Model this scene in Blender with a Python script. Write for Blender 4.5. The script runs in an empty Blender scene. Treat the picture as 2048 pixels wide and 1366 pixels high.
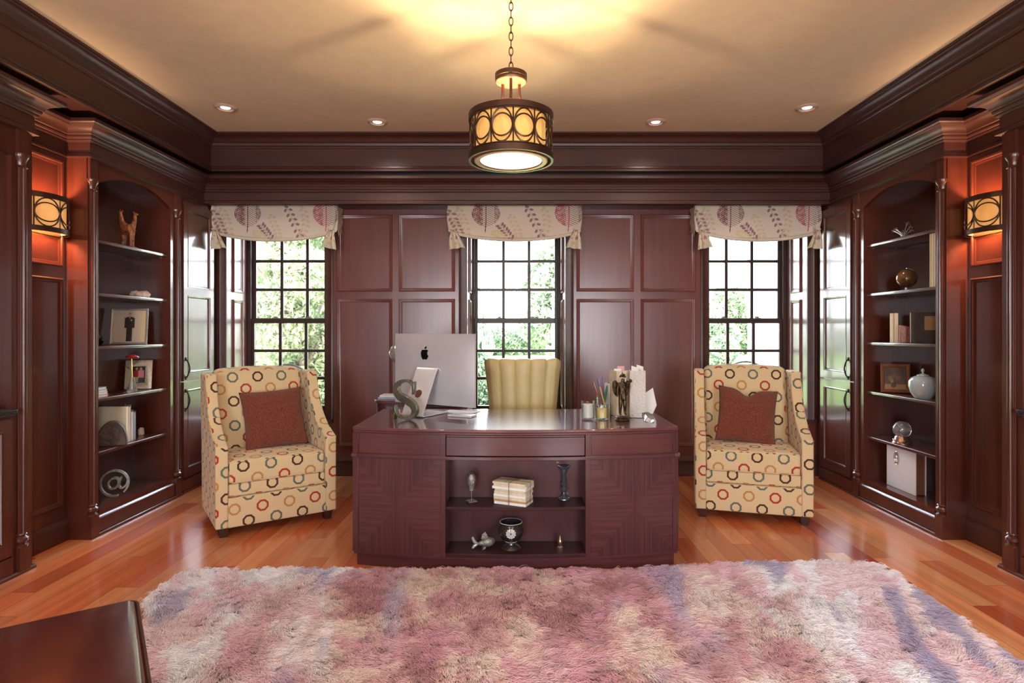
import bpy, bmesh, math, random
import numpy as np
from mathutils import Vector, Matrix
PI = math.pi
random.seed(7)
sc = bpy.context.scene
COL = sc.collection
F = 1180.0                      # focal length in pixels of the 2048 wide frame
CX, CY, CH = 1034.0, 662.0, 1.282
# ---------------------------------------------------------------- camera
cd = bpy.data.cameras.new('camera'); cam = bpy.data.objects.new('camera', cd); COL.objects.link(cam)
cd.sensor_width = 36.0; cd.lens = 36.0 * F / 2048.0
cd.shift_x = -(CX - 1024.0) / 2048.0; cd.shift_y = -(683.0 - CY) / 2048.0
cam.location = (0, 0, CH); cam.rotation_euler = (PI / 2, 0, 0); cd.clip_start = 0.05; cd.clip_end = 300
sc.camera = cam
# ---------------------------------------------------------------- world, sun, exposure
w = bpy.data.worlds.new('world'); sc.world = w; w.use_nodes = True
wn = w.node_tree; bg = wn.nodes['Background']
tc = wn.nodes.new('ShaderNodeTexCoord'); sx = wn.nodes.new('ShaderNodeSeparateXYZ')
wr = wn.nodes.new('ShaderNodeValToRGB')
wr.color_ramp.elements[0].position = 0.0; wr.color_ramp.elements[0].color = (0.95, 0.97, 1.0, 1)
wr.color_ramp.elements[1].position = 0.6; wr.color_ramp.elements[1].color = (0.72, 0.84, 1.0, 1)
wn.links.new(tc.outputs['Generated'], sx.inputs[0]); wn.links.new(sx.outputs['Z'], wr.inputs[0])
wn.links.new(wr.outputs[0], bg.inputs['Color']); bg.inputs['Strength'].default_value = 17.0
sd = bpy.data.lights.new('sun', 'SUN'); sun = bpy.data.objects.new('sun', sd); COL.objects.link(sun)
sd.energy = 22.0; sd.angle = 0.02; sd.color = (1.0, 0.95, 0.85)
sun.rotation_euler = Vector((0.35, 0.75, -0.85)).to_track_quat('-Z', 'Y').to_euler()
def portal(x, y, z, wx, wz, toward):
    d = bpy.data.lights.new('window_portal', 'AREA'); o = bpy.data.objects.new('window_portal', d); COL.objects.link(o)
    d.shape = 'RECTANGLE'; d.size = wx; d.size_y = wz; d.cycles.is_portal = True
    o.location = (x, y, z); o.rotation_euler = Vector((0, toward, 0)).to_track_quat('-Z', 'Z').to_euler()
for x in (-2.135, 0.0, 2.135): portal(x, 5.62, 1.4, 0.86, 1.8, -1)
for x in (-1.4, 1.4): portal(x, -2.22, 1.35, 1.3, 1.9, 1)  # sky portals for the added fill windows behind the camera
sc.view_settings.view_transform = 'Standard'; sc.view_settings.look = 'None'
sc.view_settings.exposure = 0.35; sc.view_settings.gamma = 1.0; sc.view_settings.use_curve_mapping = False
sc.cycles.use_denoising = True
sc.cycles.max_bounces = 9; sc.cycles.diffuse_bounces = 5; sc.cycles.glossy_bounces = 4
sc.cycles.transmission_bounces = 6; sc.cycles.transparent_max_bounces = 12
sc.cycles.sample_clamp_indirect = 6.0; sc.cycles.caustics_reflective = False; sc.cycles.caustics_refractive = False

# ---------------------------------------------------------------- material helpers
def srgb(*c):
    r = []
    for v in c:
        v /= 255.0
        r.append(v / 12.92 if v <= 0.04045 else ((v + 0.055) / 1.055) ** 2.4)
    return tuple(r) + (1.0,)
def newmat(name):
    m = bpy.data.materials.new(name); m.use_nodes = True
    nt = m.node_tree; b = nt.nodes['Principled BSDF']
    return m, nt, b
def setp(b, **k):
    names = dict(rough='Roughness', metal='Metallic', spec='Specular IOR Level', coat='Coat Weight', coatr='Coat Roughness',
                 trans='Transmission Weight', sheen='Sheen Weight', ior='IOR', sub='Subsurface Weight', alpha='Alpha')
    for a, v in k.items(): b.inputs[names[a]].default_value = v
def plain(name, c, rough=0.5, bump=0.0, bscale=60, var=0.12, nscale=12, emit=None, estr=0, **k):
    m, nt, b = newmat(name); setp(b, rough=rough, **k)
    t = nt.nodes.new('ShaderNodeTexCoord'); n = nt.nodes.new('ShaderNodeTexNoise'); n.inputs['Scale'].default_value = nscale
    n.inputs['Detail'].default_value = 4
    nt.links.new(t.outputs['Object'], n.inputs['Vector'])
    r = nt.nodes.new('ShaderNodeValToRGB'); nt.links.new(n.outputs['Fac'], r.inputs[0])
    r.color_ramp.elements[0].position = 0.3; r.color_ramp.elements[1].position = 0.7
    r.color_ramp.elements[0].color = tuple(x * (1 - var) for x in c[:3]) + (1,)
    r.color_ramp.elements[1].color = tuple(min(1, x * (1 + var)) for x in c[:3]) + (1,)
    nt.links.new(r.outputs[0], b.inputs['Base Color'])
    if bump:
        n2 = nt.nodes.new('ShaderNodeTexNoise'); n2.inputs['Scale'].default_value = bscale; n2.inputs['Detail'].default_value = 3
        nt.links.new(t.outputs['Object'], n2.inputs['Vector'])
        bp = nt.nodes.new('ShaderNodeBump'); bp.inputs['Strength'].default_value = bump; bp.inputs['Distance'].default_value = 0.01
        nt.links.new(n2.outputs['Fac'], bp.inputs['Height']); nt.links.new(bp.outputs[0], b.inputs['Normal'])
    if emit:
        b.inputs['Emission Color'].default_value = emit; b.inputs['Emission Strength'].default_value = estr
    return m
def wood(name, dark, light, rough=0.25, scale=(38, 38, 1.6), coat=0.35, coatr=0.12, bands=0.0):
    m, nt, b = newmat(name); setp(b, rough=rough, coat=coat, coatr=coatr)
    t = nt.nodes.new('ShaderNodeTexCoord'); mp = nt.nodes.new('ShaderNodeMapping'); mp.inputs['Scale'].default_value = scale
    nt.links.new(t.outputs['Object'], mp.inputs['Vector'])
    n = nt.nodes.new('ShaderNodeTexNoise'); n.inputs['Scale'].default_value = 1; n.inputs['Detail'].default_value = 5; n.inputs['Roughness'].default_value = 0.6
    nt.links.new(mp.outputs[0], n.inputs['Vector'])
    mp2 = nt.nodes.new('ShaderNodeMapping'); mp2.inputs['Scale'].default_value = tuple(s * 0.12 for s in scale)
    nt.links.new(t.outputs['Object'], mp2.inputs['Vector'])
    n2 = nt.nodes.new('ShaderNodeTexNoise'); n2.inputs['Scale'].default_value = 1; n2.inputs['Detail'].default_value = 2
    nt.links.new(mp2.outputs[0], n2.inputs['Vector'])
    ad = nt.nodes.new('ShaderNodeMath'); ad.operation = 'MULTIPLY_ADD'; ad.inputs[1].default_value = 0.5
    nt.links.new(n.outputs['Fac'], ad.inputs[0])
    mu = nt.nodes.new('ShaderNodeMath'); mu.operation = 'MULTIPLY'; mu.inputs[1].default_value = 0.5
    nt.links.new(n2.outputs['Fac'], mu.inputs[0]); nt.links.new(mu.outputs[0], ad.inputs[2])
    r = nt.nodes.new('ShaderNodeValToRGB'); r.color_ramp.elements[0].position = 0.34; r.color_ramp.elements[1].position = 0.66
    r.color_ramp.elements[0].color = dark; r.color_ramp.elements[1].color = light
    nt.links.new(ad.outputs[0], r.inputs[0]); nt.links.new(r.outputs[0], b.inputs['Base Color'])
    return m
class E:
    """tiny expression wrapper over math nodes"""
    def __init__(s, nt, sock): s.nt = nt; s.s = sock
    def _op(s, op, *o):
        n = s.nt.nodes.new('ShaderNodeMath'); n.operation = op
        for i, a in enumerate((s,) + o):
            if isinstance(a, E): s.nt.links.new(a.s, n.inputs[i])
            else: n.inputs[i].default_value = a
        return E(s.nt, n.outputs[0])
    def __add__(s, o): return s._op('ADD', o)
    def __sub__(s, o): return s._op('SUBTRACT', o)
    def __mul__(s, o): return s._op('MULTIPLY', o)
    def __truediv__(s, o): return s._op('DIVIDE', o)
    def abs(s): return s._op('ABSOLUTE')
    def floor(s): return s._op('FLOOR')
    def frac(s): return s._op('FRACT')
    def mx(s, o): return s._op('MAXIMUM', o)
    def mn(s, o): return s._op('MINIMUM', o)
    def lt(s, o): return s._op('LESS_THAN', o)
    def gt(s, o): return s._op('GREATER_THAN', o)
    def mod(s, o): return s._op('FLOORED_MODULO', o)
def mixc(nt, fac, a, b):
    n = nt.nodes.new('ShaderNodeMix'); n.data_type = 'RGBA'
    if isinstance(fac, E): nt.links.new(fac.s, n.inputs['Factor'])
    else: n.inputs['Factor'].default_value = fac
    for i, c in ((6, a), (7, b)):
        if hasattr(c, 'is_linked') or hasattr(c, 'links'): nt.links.new(c, n.inputs[i])
        else: n.inputs[i].default_value = c
    return n.outputs[2]

def octagon_fabric():
    m, nt, b = newmat('octagon_fabric'); setp(b, rough=0.85, sheen=0.2, spec=0.2)
    uv = nt.nodes.new('ShaderNodeUVMap'); s = nt.nodes.new('ShaderNodeSeparateXYZ'); nt.links.new(uv.outputs[0], s.inputs[0])
    U, V = E(nt, s.outputs[0]), E(nt, s.outputs[1])
    P = 0.165
    def lattice(off):
        a = (U + off) / P; c = (V + off) / P
        x = ((a.frac() - 0.5) * P).abs(); y = ((c.frac() - 0.5) * P).abs()
        d = x.mx(y).mx((x + y) * 0.7071)
        ring = (d - 0.0300).abs().lt(0.0060)
        return ring, (a.floor() + c.floor()).mod(2.0), (c.floor()).mod(2.0)
    r1, p1, q1 = lattice(10.0); r2, p2, q2 = lattice(10.0 + P / 2)
    
    n = nt.nodes.new('ShaderNodeTexNoise'); n.inputs['Scale'].default_value = 900
    nt.links.new(uv.outputs[0], n.inputs['Vector'])
    basev = mixc(nt, E(nt, n.outputs['Fac']), srgb(206, 180, 136), srgb(224, 202, 160))
    cA = mixc(nt, p1, srgb(78, 50, 40), srgb(98, 108, 98)); cB = mixc(nt, p2, srgb(168, 58, 46), srgb(188, 136, 84))
    o = mixc(nt, r1, basev, cA); o = mixc(nt, r2, o, cB)
    nt.links.new(o, b.inputs['Base Color'])
    bp = nt.nodes.new('ShaderNodeBump'); bp.inputs['Strength'].default_value = 0.15; bp.inputs['Distance'].default_value = 0.003
    nt.links.new(n.outputs['Fac'], bp.inputs['Height']); nt.links.new(bp.outputs[0], b.inputs['Normal'])
    return m
def floor_mat():
    m, nt, b = newmat('floor_planks'); setp(b, rough=0.2, coat=0.25, coatr=0.12)
    t = nt.nodes.new('ShaderNodeTexCoord'); s = nt.nodes.new('ShaderNodeSeparateXYZ'); nt.links.new(t.outputs['Object'], s.inputs[0])
    X, Y = E(nt, s.outputs[0]), E(nt, s.outputs[1])
    W = 0.118
    ix = (X / W).floor()
    wn_ = nt.nodes.new('ShaderNodeTexWhiteNoise'); wn_.noise_dimensions = '1D'; nt.links.new(ix.s, wn_.inputs['W'])
    off = E(nt, wn_.outputs['Value'])
    yy = Y / 1.5 + off * 7.0
    iy = yy.floor()
    cv = nt.nodes.new('ShaderNodeCombineXYZ'); nt.links.new(ix.s, cv.inputs[0]); nt.links.new(iy.s, cv.inputs[1])
    w2 = nt.nodes.new('ShaderNodeTexWhiteNoise'); w2.noise_dimensions = '2D'; nt.links.new(cv.outputs[0], w2.inputs['Vector'])
    r = nt.nodes.new('ShaderNodeValToRGB'); nt.links.new(w2.outputs['Value'], r.inputs[0])
    cols = [srgb(168, 84, 50), srgb(190, 100, 62), srgb(206, 126, 82), srgb(182, 112, 74), srgb(220, 164, 114), srgb(158, 72, 44), srgb(212, 140, 94)]
    el = r.color_ramp.elements
    el[0].position = 0; el[0].color = cols[0]; el[1].position = 1; el[1].color = cols[-1]
    for i in range(1, 6): e = el.new(i / 6.0); e.color = cols[i]
    mp = nt.nodes.new('ShaderNodeMapping'); mp.inputs['Scale'].default_value = (26, 1.4, 1); nt.links.new(t.outputs['Object'], mp.inputs[0])
    n = nt.nodes.new('ShaderNodeTexNoise'); n.noise_dimensions = '4D'; n.inputs['Scale'].default_value = 1; n.inputs['Detail'].default_value = 5
    nt.links.new(mp.outputs[0], n.inputs['Vector']); 
    ww = off * 40.0 + iy * 3.7; nt.links.new(ww.s, n.inputs['W'])
    k = (E(nt, n.outputs['Fac']) - 0.5) * 0.9 + 1.0
    vm = nt.nodes.new('ShaderNodeVectorMath'); vm.operation = 'SCALE'; nt.links.new(r.outputs[0], vm.inputs[0]); nt.links.new(k.s, vm.inputs['Scale'])
    seam = ((X / W).frac() - 0.5).abs().gt(0.488).mx((yy.frac() - 0.5).abs().gt(0.4988))
    o = mixc(nt, seam * 0.55, vm.outputs[0], srgb(70, 30, 18))
    nt.links.new(o, b.inputs['Base Color'])
    return m
def veneer(name, cx, cz, dark, light):
    """four way matched veneer around a panel centre (object coordinates)"""
    m, nt, b = newmat(name); setp(b, rough=0.3, coat=0.3, coatr=0.15)
    t = nt.nodes.new('ShaderNodeTexCoord'); s = nt.nodes.new('ShaderNodeSeparateXYZ'); nt.links.new(t.outputs['Object'], s.inputs[0])
    u = (E(nt, s.outputs[0]) - cx).abs(); v = (E(nt, s.outputs[2]) - cz).abs() * 0.86
    g = u.mn(v) * 110.0; l = u.mx(v) * 2.0
    q = (E(nt, s.outputs[0]) - cx).gt(0.0) * 3.0
    cv = nt.nodes.new('ShaderNodeCombineXYZ'); nt.links.new(g.s, cv.inputs[0]); nt.links.new(l.s, cv.inputs[1]); nt.links.new(q.s, cv.inputs[2])
    n = nt.nodes.new('ShaderNodeTexNoise'); n.inputs['Scale'].default_value = 1; n.inputs['Detail'].default_value = 3; nt.links.new(cv.outputs[0], n.inputs['Vector'])
    f = E(nt, n.outputs['Fac']) + (u.gt(v) * 0.08)
    r = nt.nodes.new('ShaderNodeValToRGB'); nt.links.new(f.s, r.inputs[0])
    r.color_ramp.elements[0].position = 0.38; r.color_ramp.elements[1].position = 0.68
    r.color_ramp.elements[0].color = dark; r.color_ramp.elements[1].color = light
    nt.links.new(r.outputs[0], b.inputs['Base Color'])
    return m
def glassy(name, tint=(1, 1, 1, 1), gl=0.07, rough=0.0):
    m = bpy.data.materials.new(name); m.use_nodes = True; nt = m.node_tree; nt.nodes.clear()
    o = nt.nodes.new('ShaderNodeOutputMaterial'); mx = nt.nodes.new('ShaderNodeMixShader')
    t = nt.nodes.new('ShaderNodeBsdfTransparent'); t.inputs[0].default_value = tint
    g = nt.nodes.new('ShaderNodeBsdfGlossy'); g.inputs['Roughness'].default_value = rough
    lw = nt.nodes.new('ShaderNodeLayerWeight'); lw.inputs['Blend'].default_value = 0.25
    a = nt.nodes.new('ShaderNodeMath'); a.operation = 'MULTIPLY_ADD'; a.inputs[1].default_value = 0.6; a.inputs[2].default_value = gl
    nt.links.new(lw.outputs['Fresnel'], a.inputs[0]); nt.links.new(a.outputs[0], mx.inputs[0])
    nt.links.new(t.outputs[0], mx.inputs[1]); nt.links.new(g.outputs[0], mx.inputs[2]); nt.links.new(mx.outputs[0], o.inputs[0])
    return m
def attr_mat(name, rough=0.8, bump=0.0, spec=0.3, **k):
    m, nt, b = newmat(name); setp(b, rough=rough, spec=spec, **k)
    a = nt.nodes.new('ShaderNodeAttribute'); a.attribute_name = 'Col'; nt.links.new(a.outputs['Color'], b.inputs['Base Color'])
    if bump:
        t = nt.nodes.new('ShaderNodeTexCoord'); n = nt.nodes.new('ShaderNodeTexNoise'); n.inputs['Scale'].default_value = 18
        nt.links.new(t.outputs['Object'], n.inputs[0]); bp = nt.nodes.new('ShaderNodeBump'); bp.inputs['Strength'].default_value = bump
        bp.inputs['Distance'].default_value = 0.01; nt.links.new(n.outputs['Fac'], bp.inputs['Height']); nt.links.new(bp.outputs[0], b.inputs['Normal'])
    return m
def leaf_mat(name, c1, c2):
    m, nt, b = newmat(name); setp(b, rough=0.6, spec=0.25)
    t = nt.nodes.new('ShaderNodeTexCoord'); n = nt.nodes.new('ShaderNodeTexNoise'); n.inputs['Scale'].default_value = 2.2; n.inputs['Detail'].default_value = 5
    nt.links.new(t.outputs['Object'], n.inputs[0]); r = nt.nodes.new('ShaderNodeValToRGB'); nt.links.new(n.outputs['Fac'], r.inputs[0])
    r.color_ramp.elements[0].position = 0.35; r.color_ramp.elements[1].position = 0.65
    r.color_ramp.elements[0].color = c1; r.color_ramp.elements[1].color = c2
    nt.links.new(r.outputs[0], b.inputs['Base Color'])
    tr = nt.nodes.new('ShaderNodeBsdfTranslucent'); nt.links.new(r.outputs[0], tr.inputs[0])
    mx = nt.nodes.new('ShaderNodeMixShader'); mx.inputs[0].default_value = 0.45
    nt.links.new(b.outputs[0], mx.inputs[1]); nt.links.new(tr.outputs[0], mx.inputs[2])
    nt.links.new(mx.outputs[0], nt.nodes['Material Output'].inputs[0])
    return m
def shade_mat(name, c, estr):
    m, nt, b = newmat(name); setp(b, rough=0.35)
    t = nt.nodes.new('ShaderNodeTexCoord'); mp = nt.nodes.new('ShaderNodeMapping'); mp.inputs['Scale'].default_value = (14, 14, 4)
    nt.links.new(t.outputs['Object'], mp.inputs[0]); n = nt.nodes.new('ShaderNodeTexNoise'); n.inputs['Scale'].default_value = 1; n.inputs['Detail'].default_value = 4
    nt.links.new(mp.outputs[0], n.inputs[0]); r = nt.nodes.new('ShaderNodeValToRGB'); nt.links.new(n.outputs['Fac'], r.inputs[0])
    r.color_ramp.elements[0].position = 0.3; r.color_ramp.elements[1].position = 0.62
    r.color_ramp.elements[0].color = tuple(x * f for x, f in zip(c[:3], (0.72, 0.6, 0.5))) + (1,); r.color_ramp.elements[1].color = c
    nt.links.new(r.outputs[0], b.inputs['Base Color']); nt.links.new(r.outputs[0], b.inputs['Emission Color'])
    b.inputs['Emission Strength'].default_value = estr
    return m

MT = {}
MT['wall_wood'] = wood('cherry_panel_wood', srgb(88, 43, 39), srgb(114, 58, 53), rough=0.3, scale=(22, 22, 1.0), coatr=0.2)
MT['case_wood'] = wood('cherry_case_wood', srgb(66, 28, 19), srgb(92, 42, 28), rough=0.34, scale=(26, 26, 1.2), coat=0.6, coatr=0.1)
MT['trim_wood'] = wood('cherry_trim_wood', srgb(58, 30, 24), srgb(78, 42, 33), rough=0.42, scale=(2, 2, 20), coat=0.15, coatr=0.3)
MT['desk_wood'] = wood('mahogany_desk_wood', srgb(64, 31, 32), srgb(87, 47, 48), rough=0.28, scale=(30, 30, 2))
MT['desk_h'] = wood('mahogany_desk_wood_across', srgb(66, 31, 33), srgb(91, 49, 50), rough=0.28, scale=(2, 20, 60))
MT['desk_top'] = wood('polished_desk_top', srgb(84, 42, 46), srgb(100, 54, 58), rough=0.3, scale=(2, 25, 10), coat=1.0, coatr=0.04)
MT['vL'] = veneer('matched_veneer', -0.645, 0.335, srgb(64, 31, 32), srgb(88, 46, 47))
MT['vR'] = veneer('matched_veneer_b', 0.645, 0.335, srgb(64, 31, 32), srgb(88, 46, 47))
MT['desk_shelf'] = plain('dark_maroon_shelf', srgb(52, 18, 20), rough=0.5, spec=0.3)
MT['floor'] = floor_mat()
MT['ceiling'] = plain('linen_ceiling', srgb(226, 210, 176), rough=0.95, var=0.03, bump=0.1, bscale=80, spec=0.1)
MT['bronze'] = plain('bronze_metal', srgb(84, 62, 50), rough=0.38, metal=0.8)
MT['copper'] = plain('copper_metal', srgb(150, 84, 56), rough=0.35, metal=0.6, var=0.2)
MT['iron'] = plain('black_iron', srgb(30, 27, 25), rough=0.4, metal=0.7)
MT['fabric'] = octagon_fabric()
MT['plush'] = plain('rust_plush', srgb(122, 66, 50), rough=0.95, var=0.5, nscale=170, bump=0.9, bscale=150, sheen=0.15, spec=0.1)
MT['cream_leather'] = plain('cream_leather', srgb(206, 190, 138), rough=0.42, var=0.06, bump=0.08, bscale=120)
MT['brown_leather'] = plain('brown_leather', srgb(74, 32, 26), rough=0.26, var=0.15, nscale=5, bump=0.12, bscale=22, coat=0.45, coatr=0.14)
MT['leg_wood'] = plain('dark_leg_wood', srgb(58, 30, 20), rough=0.4)
MT['stone'] = plain('dark_stone_counter', srgb(38, 40, 44), rough=0.15, var=0.3, nscale=90)
MT['pane'] = glassy('window_glass')
MT['glass'] = glassy('clear_glass', (0.98, 0.99, 0.99, 1), 0.03)
MT['crystal'] = plain('cut_crystal', (0.95, 0.96, 0.98, 1), rough=0.03, var=0.0, trans=0.85)
MT['sash'] = plain('brown_sash_paint', srgb(58, 36, 30), rough=0.4, var=0.05)
MT['alu'] = plain('brushed_aluminium', srgb(196, 196, 200), rough=0.36, metal=0.3, var=0.02)
MT['alu_bright'] = plain('bright_aluminium', srgb(226, 226, 228), rough=0.28, metal=0.3, var=0.02)
MT['black'] = plain('black_gloss', srgb(12, 12, 13), rough=0.2)
MT['white'] = plain('white_paper', srgb(228, 226, 222), rough=0.8, var=0.02)
MT['ivory'] = plain('ivory_board', srgb(232, 230, 232), rough=0.35, var=0.02)
MT['cream'] = plain('cream_board', srgb(236, 224, 192), rough=0.6, var=0.04)
MT['page'] = plain('page_edges', srgb(206, 190, 160), rough=0.9, var=0.1, nscale=80)
MT['gold_page'] = plain('brown_page_edges', srgb(120, 78, 56), rough=0.7, var=0.15, nscale=60)
MT['silver'] = plain('polished_silver', srgb(222, 218, 212), rough=0.2, metal=0.65, var=0.05)
MT['rose_silver'] = plain('rose_silver', srgb(200, 165, 150), rough=0.22, metal=0.9)
MT['pewter'] = plain('aged_pewter', srgb(140, 138, 126), rough=0.45, metal=0.6, var=0.35, nscale=60, bump=0.4, bscale=90)
MT['green_pewter'] = plain('greenish_polished_metal', srgb(120, 122, 104), rough=0.18, metal=0.9, var=0.2)
MT['antique'] = plain('antique_bronze', srgb(78, 62, 44), rough=0.35, metal=0.75, var=0.5, nscale=50, bump=0.5, bscale=70)
MT['dark_ceramic'] = plain('dark_glazed_ceramic', srgb(46, 42, 40), rough=0.12, coat=0.6)
MT['mercury'] = plain('smoked_mercury_glass', srgb(104, 108, 120), rough=0.08, metal=0.6, var=0.3, nscale=40)
MT['celadon'] = plain('celadon_ceramic', srgb(178, 192, 196), rough=0.12, coat=0.6, var=0.06)
MT['stonebrown'] = plain('brown_agate', srgb(72, 50, 36), rough=0.55, var=0.5, nscale=30, bump=0.5, bscale=40)
MT['redstone'] = plain('red_jasper', srgb(140, 78, 58), rough=0.3, var=0.4, nscale=40)
MT['quartz'] = plain('pink_quartz', srgb(214, 186, 170), rough=0.25, var=0.25, nscale=40)
MT['giraffe'] = plain('spotted_wood', srgb(150, 90, 55), rough=0.5, var=0.75, nscale=45)
MT['champagne'] = plain('champagne_mosaic', srgb(198, 184, 158), rough=0.35, var=0.25, nscale=120, metal=0.2)
MT['rose'] = plain('red_rose', srgb(170, 40, 42), rough=0.4)
MT['gold'] = plain('pale_gold', srgb(200, 178, 112), rough=0.3, metal=0.8)
MT['walnut_frame'] = plain('copper_brown_frame', srgb(150, 98, 68), rough=0.3, var=0.2, metal=0.3)
MT['wax'] = plain('white_wax', srgb(226, 220, 210), rough=0.5, var=0.03, emit=srgb(226, 220, 210), estr=0.0)
MT['ywax'] = plain('yellow_wax', srgb(228, 200, 120), rough=0.5, var=0.04)
MT['parchment'] = plain('aged_paper', srgb(208, 194, 166), rough=0.9, var=0.14, nscale=35)
MT['tan_paper'] = plain('tan_paper', srgb(176, 138, 100), rough=0.9, var=0.12, nscale=35)
MT['twine'] = plain('brown_twine', srgb(92, 72, 52), rough=0.9)
MT['paleblue'] = plain('pale_blue_cover', srgb(150, 168, 190), rough=0.5)
MT['navy'] = plain('taupe_cover', srgb(74, 62, 54), rough=0.5)
MT['orange'] = plain('orange_cover', srgb(196, 110, 70), rough=0.5)
MT['pinkpaper'] = plain('pink_paper', srgb(218, 160, 160), rough=0.8)
MT['pen_r'] = plain('rust_pen', srgb(160, 66, 44), rough=0.3); MT['pen_v'] = plain('violet_pen', srgb(120, 84, 168), rough=0.3)
MT['pen_y'] = plain('yellow_pen', srgb(226, 186, 60), rough=0.4); MT['pen_g'] = plain('green_pen', srgb(30, 120, 84), rough=0.3)
MT['brown_ball'] = plain('brown_globe', srgb(120, 84, 56), rough=0.15, var=0.7, nscale=14, metal=0.4)
MT['attr'] = attr_mat('printed_linen', 0.85, bump=0.15)
MT['photo'] = attr_mat('photo_print', 0.3, spec=0.4)
MT['lawn'] = plain('lawn_grass', srgb(120, 150, 70), rough=0.95, var=0.2, nscale=2)
MT['paving'] = plain('pale_paving', srgb(205, 200, 190), rough=0.9, var=0.08)
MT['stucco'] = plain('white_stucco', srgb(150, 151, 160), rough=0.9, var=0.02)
MT['bark'] = plain('tree_bark', srgb(96, 84, 72), rough=0.95, var=0.3, bump=0.5)
MT['leafA'] = leaf_mat('leaf_bright', srgb(104, 124, 92), srgb(178, 184, 148))
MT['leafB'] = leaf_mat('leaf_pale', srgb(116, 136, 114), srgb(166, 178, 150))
MT['leafC'] = leaf_mat('leaf_deep', srgb(76, 98, 76), srgb(130, 150, 118))
MT['amber'] = shade_mat('amber_shade_glass', srgb(238, 184, 104), 0.55)
MT['amber_s'] = shade_mat('amber_sconce_glass', srgb(238, 176, 104), 0.5)
MT['diffuser'] = plain('lit_diffuser', srgb(255, 248, 232), rough=0.5, var=0.0, emit=(1.0, 0.95, 0.84, 1), estr=1.6)
MT['spot'] = plain('lit_bulb', srgb(255, 245, 235), var=0.0, emit=(1.0, 0.93, 0.86, 1), estr=1.6)
MT['canring'] = plain('downlight_ring', srgb(205, 180, 158), rough=0.4)
MT['brick'] = plain('weathered_stone', srgb(150, 150, 148), rough=0.9, var=0.3, nscale=6)

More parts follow.
